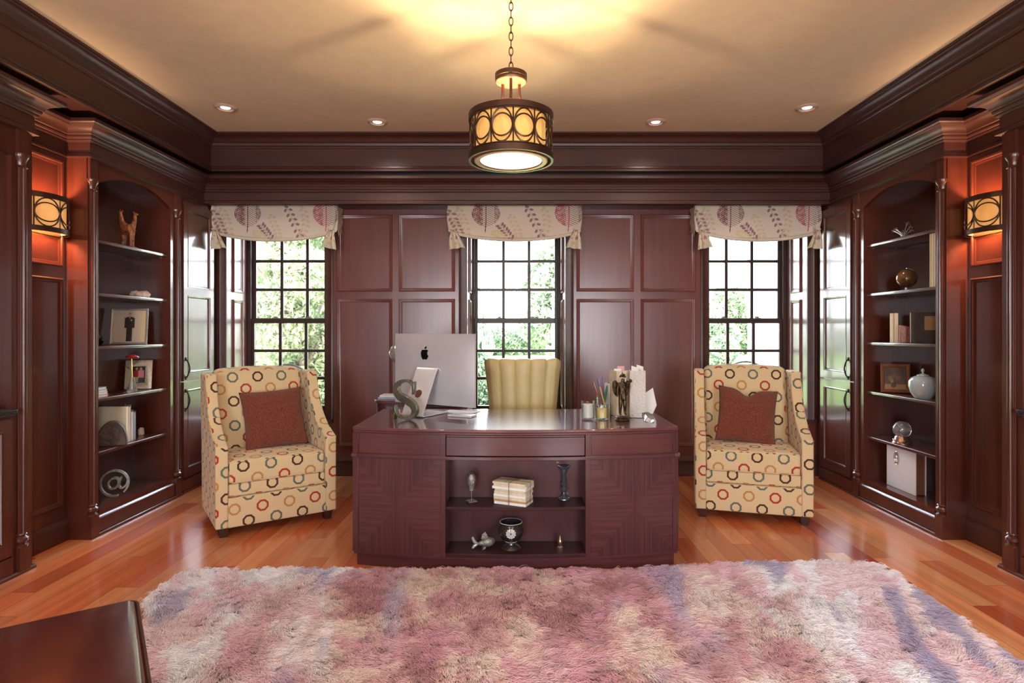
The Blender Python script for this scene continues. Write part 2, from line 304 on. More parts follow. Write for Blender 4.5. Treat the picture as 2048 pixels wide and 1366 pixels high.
# ---------------------------------------------------------------- mesh helpers
def addface_grid(nu, nv, closed_u=False, closed_v=False):
    f = []
    for i in range(nu - (0 if closed_u else 1)):
        for j in range(nv - (0 if closed_v else 1)):
            a = i * nv + j; b = ((i + 1) % nu) * nv + j
            c = ((i + 1) % nu) * nv + (j + 1) % nv; d = i * nv + (j + 1) % nv
            f.append((a, b, c, d))
    return f
class MB:
    def __init__(s, M=None): s.v = []; s.f = []; s.mi = []; s.M = M
    def add(s, v, f, mi=0):
        n = len(s.v)
        if s.M is not None: v = [tuple(s.M @ Vector(p)) for p in v]
        s.v += [tuple(p) for p in v]; s.f += [tuple(i + n for i in q) for q in f]; s.mi += [mi] * len(f)
        return s
    def box(s, x0, x1, y0, y1, z0, z1, mi=0):
        v = [(x, y, z) for x in (x0, x1) for y in (y0, y1) for z in (z0, z1)]
        return s.add(v, [(0, 1, 3, 2), (4, 6, 7, 5), (0, 4, 5, 1), (2, 3, 7, 6), (0, 2, 6, 4), (1, 5, 7, 3)], mi)
    def rbox(s, c, h, r, n=6, puff=(0, 0, 0), fn=None, mi=0):
        """rounded box: centre c, half sizes h, corner radius r, n inner steps, puff bulge per axis, fn final deform"""
        rs = [0.0, 0.29, 0.62, 1.0]
        def ax(a):
            i = a - r
            L = [-a + r * t for t in rs] + [(-i + 2 * i * k / n) for k in range(1, n)] + [a - r * t for t in reversed(rs)]
            return L
        A = [ax(h[k]) for k in range(3)]
        idx = {}; V = []; Fc = []
        def vert(p):
            key = (round(p[0], 6), round(p[1], 6), round(p[2], 6))
            if key in idx: return idx[key]
            q = list(p); cl = [max(-(h[k] - r), min(h[k] - r, p[k])) for k in range(3)]
            d = [p[k] - cl[k] for k in range(3)]; L = math.sqrt(sum(t * t for t in d))
            if L > 1e-9: q = [cl[k] + r * d[k] / L for k in range(3)]
            for k in range(3):
                if puff[k]:
                    o = [j for j in range(3) if j != k]
                    q[k] += puff[k] * (q[k] / h[k]) * (1 - (p[o[0]] / h[o[0]]) ** 2) * (1 - (p[o[1]] / h[o[1]]) ** 2)
            q = [q[k] + c[k] for k in range(3)]
            if fn: q = fn(*q)
            idx[key] = len(V); V.append(tuple(q)); return idx[key]
        for k in range(3):
            u, w_ = [j for j in range(3) if j != k]
            for sg in (-1, 1):
                for i in range(len(A[u]) - 1):
                    for j in range(len(A[w_]) - 1):
                        q = []
                        for (a, b) in ((i, j), (i + 1, j), (i + 1, j + 1), (i, j + 1)):
                            p = [0, 0, 0]; p[k] = sg * h[k]; p[u] = A[u][a]; p[w_] = A[w_][b]; q.append(vert(p))
                        Fc.append(tuple(q))
        return s.add(V, Fc, mi)
    def prism(s, poly, a0, a1, axis='z', mi=0):
        """poly in the two other axes (cyclic order), extruded a0..a1 along axis"""
        def mk(p, a):
            return {'z': (p[0], p[1], a), 'y': (p[0], a, p[1]), 'x': (a, p[0], p[1])}[axis]
        n = len(poly); v = [mk(p, a0) for p in poly] + [mk(p, a1) for p in poly]
        f = [tuple(range(n)), tuple(range(2 * n - 1, n - 1, -1))] + [(i, (i + 1) % n, n + (i + 1) % n, n + i) for i in range(n)]
        return s.add(v, f, mi)
    def lathe(s, prof, c=(0, 0, 0), n=28, flutes=0, fd=0.0, mi=0, axis='z', a0=0.0, a1=2 * PI):
        full = abs(a1 - a0 - 2 * PI) < 1e-6
        m = n if full else n + 1
        v = []
        for i in range(m):
            a = a0 + (a1 - a0) * i / n
            for (r, z) in prof:
                rr = r * (1 - fd * (0.5 + 0.5 * math.cos(flutes * a))) if flutes else r
                p = (rr * math.cos(a), rr * math.sin(a), z)
                if axis == 'y': p = (p[0], p[2], p[1])
                if axis == 'x': p = (p[2], p[0], p[1])
                v.append((p[0] + c[0], p[1] + c[1], p[2] + c[2]))
        return s.add(v, addface_grid(m, len(prof), closed_u=full), mi)
    def tube(s, pts, r, n=8, closed=False, caps=True, mi=0, flat=None):
        P = [Vector(p) for p in pts]; L = len(P); v = []
        R = r if isinstance(r, (list, tuple)) else [r] * L
        prev = None
        for i in range(L):
            t = (P[(i + 1) % L] - P[i - 1]) if closed else (P[min(i + 1, L - 1)] - P[max(i - 1, 0)])
            t.normalize()
            if prev is None:
                up = Vector((0, 0, 1)) if abs(t.z) < 0.9 else Vector((1, 0, 0))
                a = t.cross(up).normalized()
            else: a = (prev - t * prev.dot(t)).normalized()
            prev = a; b = t.cross(a)
            for k in range(n):
                an = 2 * PI * k / n
                v.append(tuple(P[i] + a * (R[i] * math.cos(an)) + b * (R[i] * math.sin(an))))
        f = addface_grid(L, n, closed_u=closed, closed_v=True)
        if caps and not closed: f += [tuple(range(n)), tuple(range(L * n - 1, (L - 1) * n - 1, -1))]
        return s.add(v, f, mi)
    def sweep(s, path, prof, closed=False, mp=None, mi=0, capped=True):
        """mitred sweep of profile (offset to the left of the path, height) along a 2D path"""
        n = len(path); v = []
        for i in range(n):
            p = Vector(path[i]); nn = []
            for a, b in ((i - 1, i), (i, i + 1)):
                if not closed and (a < 0 or b >= n): continue
                d = Vector(path[b % n]) - Vector(path[a % n]); d.normalize(); nn.append(Vector((-d.y, d.x)))
            m = nn[0] if len(nn) == 1 else (nn[0] + nn[1]) / max(0.15, 1 + nn[0].dot(nn[1]))
            for (o, z) in prof:
                q = p + m * o
                v.append(mp(q.x, q.y, z) if mp else (q.x, q.y, z))
        k = len(prof); f = addface_grid(n, k, closed_u=closed, closed_v=False)
        if not closed and capped: f += [tuple(range(k)), tuple(range(n * k - 1, (n - 1) * k - 1, -1))]
        return s.add(v, f, mi)
    def ribbon(s, pts, ws, d, mi=0):
        """flat stroke in the x/z plane with varying width, thickness d along y (centre 0)"""
        P = [Vector((p[0], p[1])) for p in pts]; L = len(P); v = []
        for i in range(L):
            t = (P[min(i + 1, L - 1)] - P[max(i - 1, 0)]).normalized(); nn = Vector((-t.y, t.x)); w_ = ws[i] / 2
            a = P[i] + nn * w_; b = P[i] - nn * w_
            v += [(a.x, -d / 2, a.y), (a.x, d / 2, a.y), (b.x, d / 2, b.y), (b.x, -d / 2, b.y)]
        f = addface_grid(L, 4, closed_v=True) + [(0, 1, 2, 3), (4 * L - 1, 4 * L - 2, 4 * L - 3, 4 * L - 4)]
        return s.add(v, f, mi)
    def build(s, name, mat, parent=None, smooth=40, uv=None, recalc=True, bevel=0, rel=True):
        me = bpy.data.meshes.new(name)
        V = s.v
        if parent is not None and rel is True and parent.get('_abs'):
            o = parent.location; V = [(p[0] - o.x, p[1] - o.y, p[2] - o.z) for p in V]
        me.from_pydata(V, [], s.f)
        for m in (mat if isinstance(mat, (list, tuple)) else [mat]): me.materials.append(m)
        me.polygons.foreach_set('material_index', s.mi)
        if recalc:
            bm = bmesh.new(); bm.from_mesh(me); bmesh.ops.recalc_face_normals(bm, faces=bm.faces); bm.to_mesh(me); bm.free()
        me.update()
        if smooth:
            me.polygons.foreach_set('use_smooth', [True] * len(me.polygons)); me.set_sharp_from_angle(angle=math.radians(smooth))
        if uv is not None: boxuv(me, uv)
        ob = bpy.data.objects.new(name, me); COL.objects.link(ob)
        if parent is not None: ob.parent = parent
        if bevel:
            b = ob.modifiers.new('bevel', 'BEVEL'); b.width = bevel; b.segments = 2; b.limit_method = 'ANGLE'; b.angle_limit = math.radians(50)
        return ob
def boxuv(me, off=(0, 0)):
    uvl = me.uv_layers.new(name='UVMap')
    for p in me.polygons:
        n = p.normal; a = [abs(n.x), abs(n.y) * 1.05, abs(n.z)]; k = a.index(max(a))
        for li in p.loop_indices:
            c = me.vertices[me.loops[li].vertex_index].co
            q = {0: (c.y, c.z), 1: (c.x, c.z), 2: (c.x, c.y)}[k]
            uvl.data[li].uv = (q[0] + off[0], q[1] + off[1])
def thing(name, label, cat, loc=(0, 0, 0), rz=0.0, group=None, absolute=False):
    o = bpy.data.objects.new(name, None); COL.objects.link(o); o.location = loc; o.rotation_euler = (0, 0, rz)
    o.empty_display_size = 0.1
    o['label'] = label; o['category'] = cat
    if group: o['group'] = group
    if absolute: o['_abs'] = 1
    return o
def tag(o, label, cat, group=None, kind=None):
    o['label'] = label; o['category'] = cat
    if group: o['group'] = group
    if kind: o['kind'] = kind
    return o
def struct(o, label=None):
    o['kind'] = 'structure'
    if label: o['label'] = label
    return o
def sroot(name, loc=(0, 0, 0)):
    o = bpy.data.objects.new(name, None); COL.objects.link(o); o.location = loc; o['kind'] = 'structure'; o['_abs'] = 1
    return o
def skinned(name, pts, edges, rad, mat, parent, sub=2):
    me = bpy.data.meshes.new(name); me.from_pydata(pts, edges, []); me.materials.append(mat)
    ob = bpy.data.objects.new(name, me); COL.objects.link(ob); ob.parent = parent
    sk = ob.modifiers.new('skin', 'SKIN'); sk.use_smooth_shade = True
    for i, r in enumerate(rad):
        v = me.skin_vertices[0].data[i]; v.radius = (r, r) if not isinstance(r, tuple) else r; v.use_root = (i == 0)
    ss = ob.modifiers.new('sub', 'SUBSURF'); ss.levels = sub; ss.render_levels = sub
    return ob
def smoothcurve(pts, n):
    """Catmull-Rom through pts"""
    P = [Vector(p) for p in pts]; out = []
    for i in range(len(P) - 1):
        p0 = P[max(i - 1, 0)]; p1 = P[i]; p2 = P[i + 1]; p3 = P[min(i + 2, len(P) - 1)]
        for k in range(n):
            t = k / n
            out.append(tuple(0.5 * ((2 * p1) + (p2 - p0) * t + (2 * p0 - 5 * p1 + 4 * p2 - p3) * t * t + (3 * p1 - p0 - 3 * p2 + p3) * t ** 3)))
    out.append(tuple(P[-1])); return out
def KY(Y): return Y / F
def PX(px, Y): return (px - CX) * Y / F
def PZ(py, Y): return CH - (py - CY) * Y / F
# ================================================================ THE ROOM
YW = 5.235; YWIN = 5.64; YB = -2.2; CEIL = 2.878
WIN = [(-2.568, -1.702), (-0.440, 0.426), (1.700, 2.566)]; SILL, HEAD = 0.50, 2.30
m = MB(); m.box(-3.2, 3.2, YB - 0.1, 5.8, -0.15, 0.0)
struct(m.build('floor', MT['floor'], smooth=0), 'glossy red-brown hardwood plank floor')
m = MB(); m.box(-3.2, 3.2, YB - 0.1, 5.8, CEIL, CEIL + 0.12)
struct(m.build('ceiling', MT['ceiling'], smooth=0), 'beige linen textured ceiling')
PANEL = [(0.0, 0.0), (0.0, 0.012), (0.006, 0.016), (0.013, 0.014), (0.016, 0.007), (0.022, 0.006), (0.027, 0.001), (0.03, 0.0)]
def rect(u0, u1, v0, v1): return [(u0, v0), (u1, v0), (u1, v1), (u0, v1)]
def wall_panel(m, r, mp): m.sweep(r, PANEL, closed=True, mp=mp)
# back wall with three openings, reveals and panelling
m = MB()
xs = [-3.05] + [x for w_ in WIN for x in w_] + [3.05]
for i in range(0, len(xs) - 1, 2): m.box(xs[i], xs[i + 1], YW, YWIN + 0.08, 0, CEIL)
for a, b in WIN: m.box(a, b, YW, YWIN + 0.08, 0, SILL - 0.03); m.box(a, b, YW, YWIN + 0.08, HEAD, CEIL)
mpb = lambda u, v, h: (u, YW - h, v)
for (a, b) in ((-1.593, -1.105), (-1.047, -0.55), (0.528, 1.034), (1.096, 1.58)):
    wall_panel(m, rect(a, b, 1.632, 2.311), mpb); wall_panel(m, rect(a, b, 0.26, 1.566), mpb)
for (a, b) in WIN:
    for x, sg in ((a, 1), (b, -1)):
        mpj = (lambda x, sg: (lambda u, v, h: (x + sg * h, u, v)))(x, sg)
        wall_panel(m, rect(YW + 0.09, YWIN - 0.12, 1.632, 2.22), mpj); wall_panel(m, rect(YW + 0.09, YWIN - 0.12, 0.58, 1.566), mpj)
struct(m.build('wall_back', MT['wall_wood']), 'dark cherry panelled back wall between the windows')
# casings and stool boards
for n, (a, b) in enumerate(WIN):
    m = MB(); cs = [(0, 0), (0, 0.02), (-0.012, 0.024), (-0.05, 0.02), (-0.06, 0.026), (-0.075, 0.02), (-0.075, 0)]
    m.sweep([(a, SILL), (a, HEAD), (b, HEAD), (b, SILL)], [(-o, h) for o, h in cs], mp=mpb)
    m.box(a - 0.0, b + 0.0, YW - 0.03, YWIN - 0.03, SILL - 0.035, SILL)
    m.box(a - 0.07, b + 0.07, YW - 0.04, YW, SILL - 0.035, SILL)
    struct(m.build('trim_%d' % (n + 1), MT['trim_wood']), 'dark wood casing and sill of the %s window' % ('left', 'middle', 'right')[n])
# windows
def window(n, a, b):
    r = sroot('window_%d' % n, ((a + b) / 2, YWIN, SILL))
    r['label'] = ['', 'left sash window filled with sunlit leaves', 'middle sash window behind the desk chair', 'right sash window showing a pale column outside'][n]
    y0 = YWIN - 0.03
    m = MB(); 
    m.box(a, a + 0.035, y0, y0 + 0.1, SILL, HEAD); m.box(b - 0.035, b, y0, y0 + 0.1, SILL, HEAD)
    m.box(a + 0.035, b - 0.035, y0, y0 + 0.1, SILL, SILL + 0.02); m.box(a + 0.035, b - 0.035, y0, y0 + 0.1, HEAD - 0.035, HEAD)
    m.build('frame', MT['sash'], r, bevel=0.003)
    def sash(name, z0, z1, y, bt, tp, st):
        x0, x1 = a + 0.035, b - 0.035
        m = MB(); m.box(x0, x0 + st, y, y + 0.035, z0, z1); m.box(x1 - st, x1, y, y + 0.035, z0, z1)
        m.box(x0 + st, x1 - st, y, y + 0.035, z0, z0 + bt); m.box(x0 + st, x1 - st, y, y + 0.035, z1 - tp, z1)
        gx0, gx1, gz0, gz1 = x0 + st, x1 - st, z0 + bt, z1 - tp
        for k in (1, 2):
            x = gx0 + (gx1 - gx0) * k / 3; m.box(x - 0.014, x + 0.014, y + 0.004, y + 0.03, gz0, gz1)
            z = gz0 + (gz1 - gz0) * k / 3; m.box(gx0, gx1, y + 0.005, y + 0.029, z - 0.013, z + 0.013)
        s = m.build(name, MT['sash'], r, bevel=0.002)
        g = MB(); g.box(gx0, gx1, y + 0.015, y + 0.018, gz0, gz1); p = g.build('glass_pane', MT['pane'], None, smooth=0)
        p.parent = s
        for v in p.data.vertices: v.co -= Vector(r.location)
        return s
    sash('lower_sash', SILL + 0.02, 1.40, y0 + 0.01, 0.05, 0.045, 0.03)
    sash('upper_sash', 1.375, HEAD - 0.035, y0 + 0.05, 0.03, 0.04, 0.03)
    for x in ((a + b) / 2 - 0.16, (a + b) / 2 + 0.16):
        m = MB(); m.box(x - 0.03, x + 0.03, y0 + 0.0, y0 + 0.04, 1.40, 1.408); m.lathe([(0, 0.0), (0.014, 0.0), (0.014, 0.012), (0, 0.014)], (x, y0 + 0.02, 1.408), 12)
        m.box(x - 0.025, x + 0.01, y0 + 0.008, y0 + 0.018, 1.41, 1.42); m.build('sash_lock', MT['pewter'], r)
for n, (a, b) in enumerate(WIN): window(n + 1, a, b)
# side walls
for s, nm in ((-1, 'left'), (1, 'right')):
    m = MB()
    def sb(d0, d1, y0, y1, z0, z1, m=m): m.box(min(s * d0, s * d1), max(s * d0, s * d1), y0, y1, z0, z1)
    sb(2.95, 3.1, YB, 5.8, 0, CEIL)
    mpS = lambda u, v, h: (s * (2.768 - h), u, v)
    rc = rect(3.245, 3.585, 0.22, 1.60); ru = rect(3.245, 3.585, 1.67, 2.31)
    if s > 0: rc = rc[::-1]; ru = ru[::-1]
    m.sweep(rc if s < 0 else rect(3.245, 3.585, 0.22, 1.60), PANEL, closed=True, mp=mpS)
    m.sweep(ru if s < 0 else rect(3.245, 3.585, 1.67, 2.31), PANEL, closed=True, mp=mpS)
    mw = m; mw_ = MB(); mw_.v, mw_.f, mw_.mi = mw.v[8:], [tuple(i - 8 for i in f) for f in mw.f[6:]], mw.mi[6:]
    mw_.box(min(s * 2.768, s * 2.949), max(s * 2.768, s * 2.949), 3.207, 3.618, 0, 2.56)
    struct(mw_.build('trim_%d' % (7 if s < 0 else 8), MT['case_wood']), 'panelled wall section behind the %s sconce' % nm)
    m.v, m.f, m.mi = m.v[:8], m.f[:6], m.mi[:6]
    q_ = MB(); q_.box(min(s * 2.66, s * 2.949), max(s * 2.66, s * 2.949), 5.121, YW - 0.001, 0, 2.36); struct(q_.build('trim_%d' % (9 if s < 0 else 10), MT['trim_wood']), 'dark filler strip between the %s cabinet and window wall' % nm)
    mpN = lambda u, v, h: (s * (2.95 - h), u, v)
    for (u0, u1) in ((-2.0, -1.2), (-1.1, -0.3), (-0.2, 0.6), (0.7, 1.3)):
        m.sweep(rect(u0, u1, 0.26, 1.566), PANEL, closed=True, mp=mpN); m.sweep(rect(u0, u1, 1.632, 2.311), PANEL, closed=True, mp=mpN)
    struct(m.build('wall_' + nm, MT['case_wood']), 'dark cherry panelled %s wall' % nm)
    m = MB(); prof = [(0, 0), (0.012, 0.0), (0.016, 0.012), (0.016, 0.10), (0.012, 0.112), (0.006, 0.13), (0, 0.135)]
    mm = MB(); mm.sweep([(s * 2.765, 3.207), (s * 2.765, 3.618)] if s < 0 else [(2.765, 3.207), (2.765, 3.618)], [((o if s > 0 else -o), z) for o, z in prof])
    struct(mm.build('baseboard_' + nm, MT['trim_wood']), 'dark baseboard below the %s wall sconce' % nm)
# front wall behind the camera, with tall unseen windows added to let in fill light
m = MB(); FILL_WIN = [(-2.05, -0.75), (0.75, 2.05)]
xs = [-3.05] + [x for w_ in FILL_WIN for x in w_] + [3.05]
for i in range(0, len(xs) - 1, 2): m.box(xs[i], xs[i + 1], YB - 0.12, YB, 0, CEIL)
for a, b in FILL_WIN: m.box(a, b, YB - 0.12, YB, 0, 0.4); m.box(a, b, YB - 0.12, YB, 2.3, CEIL)
struct(m.build('wall_front', MT['wall_wood']))
for n, (a, b) in enumerate(FILL_WIN):
    r = sroot('window_%d' % (n + 4), ((a + b) / 2, YB, 0.4)); m = MB()  # unseen window, added to brighten the room from behind the camera
    m.box(a, a + 0.05, YB - 0.1, YB - 0.02, 0.4, 2.3); m.box(b - 0.05, b, YB - 0.1, YB - 0.02, 0.4, 2.3)
    m.box(a + .05, b - .05, YB - 0.1, YB - 0.02, 0.4, 0.46); m.box(a + .05, b - .05, YB - 0.1, YB - 0.02, 2.24, 2.3); m.box(a + .05, b - .05, YB - 0.08, YB - 0.04, 1.33, 1.37)
    m.box((a + b) / 2 - .02, (a + b) / 2 + .02, YB - 0.08, YB - 0.04, .46, 2.24)
    m.build('frame', MT['sash'], r)
# baseboard at the back
for n, (a, b) in enumerate([(-2.66, 2.66)]):
    m = MB(); m.sweep([(b, YW), (a, YW)], [(0, 0), (0.024, 0), (0.024, 0.018), (0.016, 0.03), (0.016, 0.125), (0.022, 0.13), (0.022, 0.142), (0.012, 0.155), (0.008, 0.17), (0, 0.175)])
    struct(m.build('baseboard_back', MT['trim_wood']), 'dark moulded baseboard along the back wall')
# soffit band with crown
m = MB()
prof = [(-0.46, 2.60), (-0.02, 2.60), (-0.02, 2.585), (0.0, 2.582), (0.014, 2.585), (0.014, 2.60), (0.008, 2.606), (0.012, 2.612), (0.010, 2.622), (0.0, 2.628), (0.0, 2.768), (0.008, 2.77), (0.008, 2.785),
        (0.018, 2.79), (0.022, 2.80), (0.022, 2.812), (0.03, 2.815), (0.034, 2.82), (0.042, 2.835), (0.056, 2.847), (0.075, 2.856), (0.082, 2.858), (0.086, 2.862), (0.1, 2.865), (0.1, CEIL + 0.001), (-0.46, CEIL + 0.001)]
m.sweep([(2.5, YB), (2.5, 4.82), (-2.5, 4.82), (-2.5, YB)], prof)
struct(m.build('trim_4', MT['trim_wood'], smooth=25), 'dark wood soffit band and crown moulding around the ceiling')
m = MB()
prof = [(-0.03, 2.345), (0.016, 2.345), (0.016, 2.353), (0.010, 2.357), (0.010, 2.368), (0.004, 2.372), (0, 2.378), (0, 2.44), (0.010, 2.443), (0.014, 2.45), (0.014, 2.458), (0.02, 2.462), (0.024, 2.47),
        (0.024, 2.48), (0.03, 2.484), (0.034, 2.495), (0.045, 2.508), (0.06, 2.517), (0.078, 2.523), (0.082, 2.528), (0.092, 2.53), (0.1, 2.536), (0.1, 2.556), (-0.03, 2.56)]
path = [(2.62, 1.40), (2.62, 3.205), (2.765, 3.205), (2.765, 3.62), (2.62, 3.62), (2.62, 4.94)]
m.sweep(path + [(-x, y) for x, y in path[::-1]], prof)
struct(m.build('trim_5', MT['trim_wood'], smooth=25), 'dark wood cornice running over the bookcases and windows')
m = MB(); m.box(-2.63, 2.63, 4.95, 5.0, 2.345, 2.60); m.box(-2.63, 2.63, 5.0, YW, 2.36, 2.60)
struct(m.build('trim_6', MT['trim_wood']), 'dark wood beam over the windows')

# ---------------------------------------------------------------- turned, fluted half columns
def column(m, x, y, z0, z1, r=0.026):
    c = (x, y, 0)
    m.lathe([(r * 1.25, z0), (r * 1.3, z0 + 0.008), (r * 0.8, z0 + 0.016), (r * 1.35, z0 + 0.03), (r * 1.4, z0 + 0.045), (r * 0.85, z0 + 0.058), (r * 1.15, z0 + 0.064), (r * 1.0, z0 + 0.07)], c, 20)
    m.lathe([(r, z0 + 0.07), (r, z1 - 0.075)], c, 72, flutes=12, fd=0.16)
    m.lathe([(r * 1.0, z1 - 0.075), (r * 1.2, z1 - 0.07), (r * 0.85, z1 - 0.062), (r * 0.9, z1 - 0.04), (r * 1.3, z1 - 0.022), (r * 1.45, z1 - 0.012), (r * 1.45, z1), (0.0, z1)], c, 20)
def door(parent, s, y0, y1, z0, z1, rails, hy, hz, d=2.64, name='door'):
    """panelled cabinet door on the plane x = s*d facing the room; rails = list of (z0, z1) panels"""
    m = MB(); t = 0.02; x0, x1 = s * d, s * (d - t)
    st = 0.055
    zs = [z0] + [z for r_ in rails for z in r_] + [z1]
    def bx(ya, yb, za, zb, xa=x0, xb=x1): m.box(min(xa, xb), max(xa, xb), ya, yb, za, zb)
    bx(y0, y0 + st, z0, z1); bx(y1 - st, y1, z0, z1)
    for i in range(0, len(zs) - 1, 2): bx(y0 + st, y1 - st, zs[i], zs[i + 1])
    for (a, b) in rails:
        bx(y0 + st, y1 - st, a, b, x0, s * (d - 0.009))
        mp = lambda u, v, h: (s * (d - 0.009 - h), u, v)
        m.sweep(rect(y0 + st, y1 - st, a, b), [(0, 0.011), (0.004, 0.014), (0.01, 0.012), (0.013, 0.004), (0.018, 0.0)], closed=True, mp=mp)
    o = m.build(name, MT['case_wood'], parent)
    if hy is not None:
        h = MB(); xx = d - t
        pts = smoothcurve([(s * (xx - 0.001), hy, hz - 0.075), (s * (xx - 0.018), hy, hz - 0.05), (s * (xx - 0.03), hy, hz), (s * (xx - 0.018), hy, hz + 0.05), (s * (xx - 0.001), hy, hz + 0.075)], 5)
        h.tube(pts, [0.0045 + 0.002 * math.sin(PI * i / (len(pts) - 1)) for i in range(len(pts))], 8)
        for z in (hz - 0.075, hz + 0.075): h.lathe([(0, 0), (0.012, 0), (0.010, 0.005), (0, 0.007)], (0, 0, 0), 12, axis='x', a1=2 * PI) if False else h.box(min(s * xx, s * (xx - 0.006)), max(s * xx, s * (xx - 0.006)), hy - 0.009, hy + 0.009, z - 0.014, z + 0.014)
        ho = h.build('handle', MT['iron'], None); ho.parent = o
        for v in ho.data.vertices: v.co -= Vector(parent.location)
    return o
SHZ = {-1: [1.865, 1.525, 1.184, 0.852, 0.511], 1: [1.935, 1.565, 1.198, 0.828, 0.487]}
for s, nm in ((-1, 'left'), (1, 'right')):
    # bookcase
    t = thing('bookcase', 'tall dark cherry arched bookcase on the %s wall holding %s' % (nm, 'the metal at sign' if s < 0 else 'the snow globe'), 'bookcase', (s * 2.78, 4.1, 0), absolute=True, group=None)
    m = MB()
    def sb(d0, d1, y0, y1, z0, z1, mm=None): (mm or m).box(min(s * d0, s * d1), max(s * d0, s * d1), y0, y1, z0, z1)
    ya, yb = 3.62, 4.62; o0, o1 = 3.715, 4.487
    sb(2.66, 2.93, ya, ya + 0.03, 0, 2.36); sb(2.66, 2.93, yb - 0.03, yb, 0, 2.36); sb(2.915, 2.935, ya + .03, yb - .03, 0, 2.36)
    sb(2.66, 2.915, o0 - 0.02, o0, 0, 2.36); sb(2.66, 2.915, o1, o1 + 0.02, 0, 2.36)
    sb(2.66, 2.915, ya + .03, yb - .03, 2.32, 2.36); sb(2.63, 2.915, o0, o1, 0.135, 0.16)
    sb(2.635, 2.66, ya, o0, 0, 2.36); sb(2.635, 2.66, o1, yb, 0, 2.36); sb(2.635, 2.66, o0, o1, 0, 0.135)
    # arched head of the face frame
    arc = [(o0 + (o1 - o0) * i / 24, 2.215 + 0.09 * (1 - (i / 12 - 1) ** 2)) for i in range(25)]
    m.prism(arc + [(o1, 2.36), (o0, 2.36)], min(s * 2.632, s * 2.66), max(s * 2.632, s * 2.66), 'x')
    # plinth mouldings
    sb(2.622, 2.635, ya + 0.075, yb - 0.105, 0.022, 0.105)
    m.sweep([(s * 2.635, ya + .075), (s * 2.635, yb - 0.105)], [(q * s, z) for q, z in ((0, 0.105), (0.013, 0.105), (0.009, 0.113), (0.004, 0.117), (0, 0.12))])
    m.sweep([(s * 2.635, ya), (s * 2.635, yb)], [(q * s, z) for q, z in ((0, 0), (0.026, 0), (0.026, 0.008), (0.018, 0.018), (0, 0.02))])
    for y in (ya + 0.036, yb - 0.055): sb(2.612, 2.64, y - 0.034, y + 0.034, 0, 0.14)
    sb(2.618, 2.64, ya, ya + 0.07, 2.22, 2.345); sb(2.618, 2.64, yb - 0.09, yb - 0.02, 2.22, 2.345)
    m.build('case', MT['case_wood'], t)
    for y in (ya + 0.036, yb - 0.055):
        m = MB(); column(m, s * 2.636, y, 0.14, 2.22); m.build('column', MT['case_wood'], t)
    for z in SHZ[s]:
        m = MB(); m.rbox(((s * (2.66 + 2.913) / 2), (o0 + o1) / 2, z - 0.011), (0.1265, (o1 - o0) / 2 - 0.001, 0.011), 0.004, 1)
        o = m.build('shelf', MT['case_wood'], t)
        for y in (o0 + 0.0, o1 - 0.012):
            for d in (2.70, 2.87):
                m = MB(); m.box(min(s * d, s * (d + .01)), max(s * d, s * (d + .01)), y, y + 0.012, z - 0.032, z - 0.022)
                q = m.build('shelf_pin', MT['pewter'], None, smooth=0); q.parent = o
                for v in q.data.vertices: v.co -= Vector(t.location)
    # tall cabinet
    t = thing('tall_cabinet', 'narrow dark cherry cabinet with two handled doors, between the %s bookcase and window' % nm, 'cabinet', (s * 2.78, 4.87, 0), absolute=True)
    m = MB(); sb(2.64, 2.93, 4.625, 5.12, 0, 2.345)
    sb(2.625, 2.64, 4.625, 5.12, 0.022, 0.105, m); sb(2.614, 2.64, 4.625, 5.12, 0, 0.02, m)
    m.build('case', MT['case_wood'], t)
    door(t, s, 4.64, 5.10, 0.885, 2.31, [(0.95, 1.565), (1.63, 2.25)], 4.668, 0.985, name='upper_door')
    door(t, s, 4.64, 5.10, 0.125, 0.878, [(0.185, 0.815)], 4.668, 0.735, name='lower_door')
    # hutch at the picture's edge
    t = thing('hutch', 'dark cherry hutch with counter at the %s edge of the picture' % nm, 'cabinet', (s * 2.78, 2.3, 0), absolute=True)
    m = MB(); y0, y1 = 1.40, 3.205
    sb(2.66, 2.93, y1 - 0.03, y1, 0, 2.36); sb(2.66, 2.93, y0, y0 + 0.03, 0, 2.36); sb(2.915, 2.935, y0 + .03, y1 - .03, 0, 2.36)
    sb(2.66, 2.915, y0 + .03, y1 - .03, 2.32, 2.36); sb(2.635, 2.66, y1 - 0.13, y1, 0, 2.36); sb(2.635, 2.66, y0, y0 + 0.13, 0, 2.36)
    a0, a1 = y0 + 0.13, y1 - 0.13
    arc = [(a0 + (a1 - a0) * i / 30, 2.20 + 0.10 * (1 - (i / 15 - 1) ** 2)) for i in range(31)]
    m.prism(arc + [(a1, 2.36), (a0, 2.36)], min(s * 2.634, s * 2.66), max(s * 2.634, s * 2.66), 'x')
    sb(2.645, 2.915, a0, a1, 0.0, 0.84); sb(2.612, 2.64, y1 - 0.105, y1 - 0.037, 0, 0.14); sb(2.612, 2.64, y0 + 0.03, y0 + 0.1, 0, 0.14)
    sb(2.618, 2.64, y1 - 0.105, y1 - 0.037, 2.22, 2.345); sb(2.625, 2.645, a0, a1, 0.0, 0.105)
    m.sweep([(s * 2.635, y0), (s * 2.635, y1)], [(q * s, z) for q, z in ((0, 0), (0.026, 0), (0.026, 0.008), (0.018, 0.018), (0, 0.02))])
    m.build('case', MT['case_wood'], t)
    for y in (y1 - 0.071, y0 + 0.065):
        m = MB(); column(m, s * 2.636, y, 0.14, 2.22); m.build('column', MT['case_wood'], t)
    wd = (a1 - a0) / 3
    for k in range(3): door(t, s, a0 + wd * k + 0.004, a0 + wd * (k + 1) - 0.004, 0.115, 0.825, [(0.18, 0.765)], a0 + wd * k + 0.035, 0.66, d=2.645)
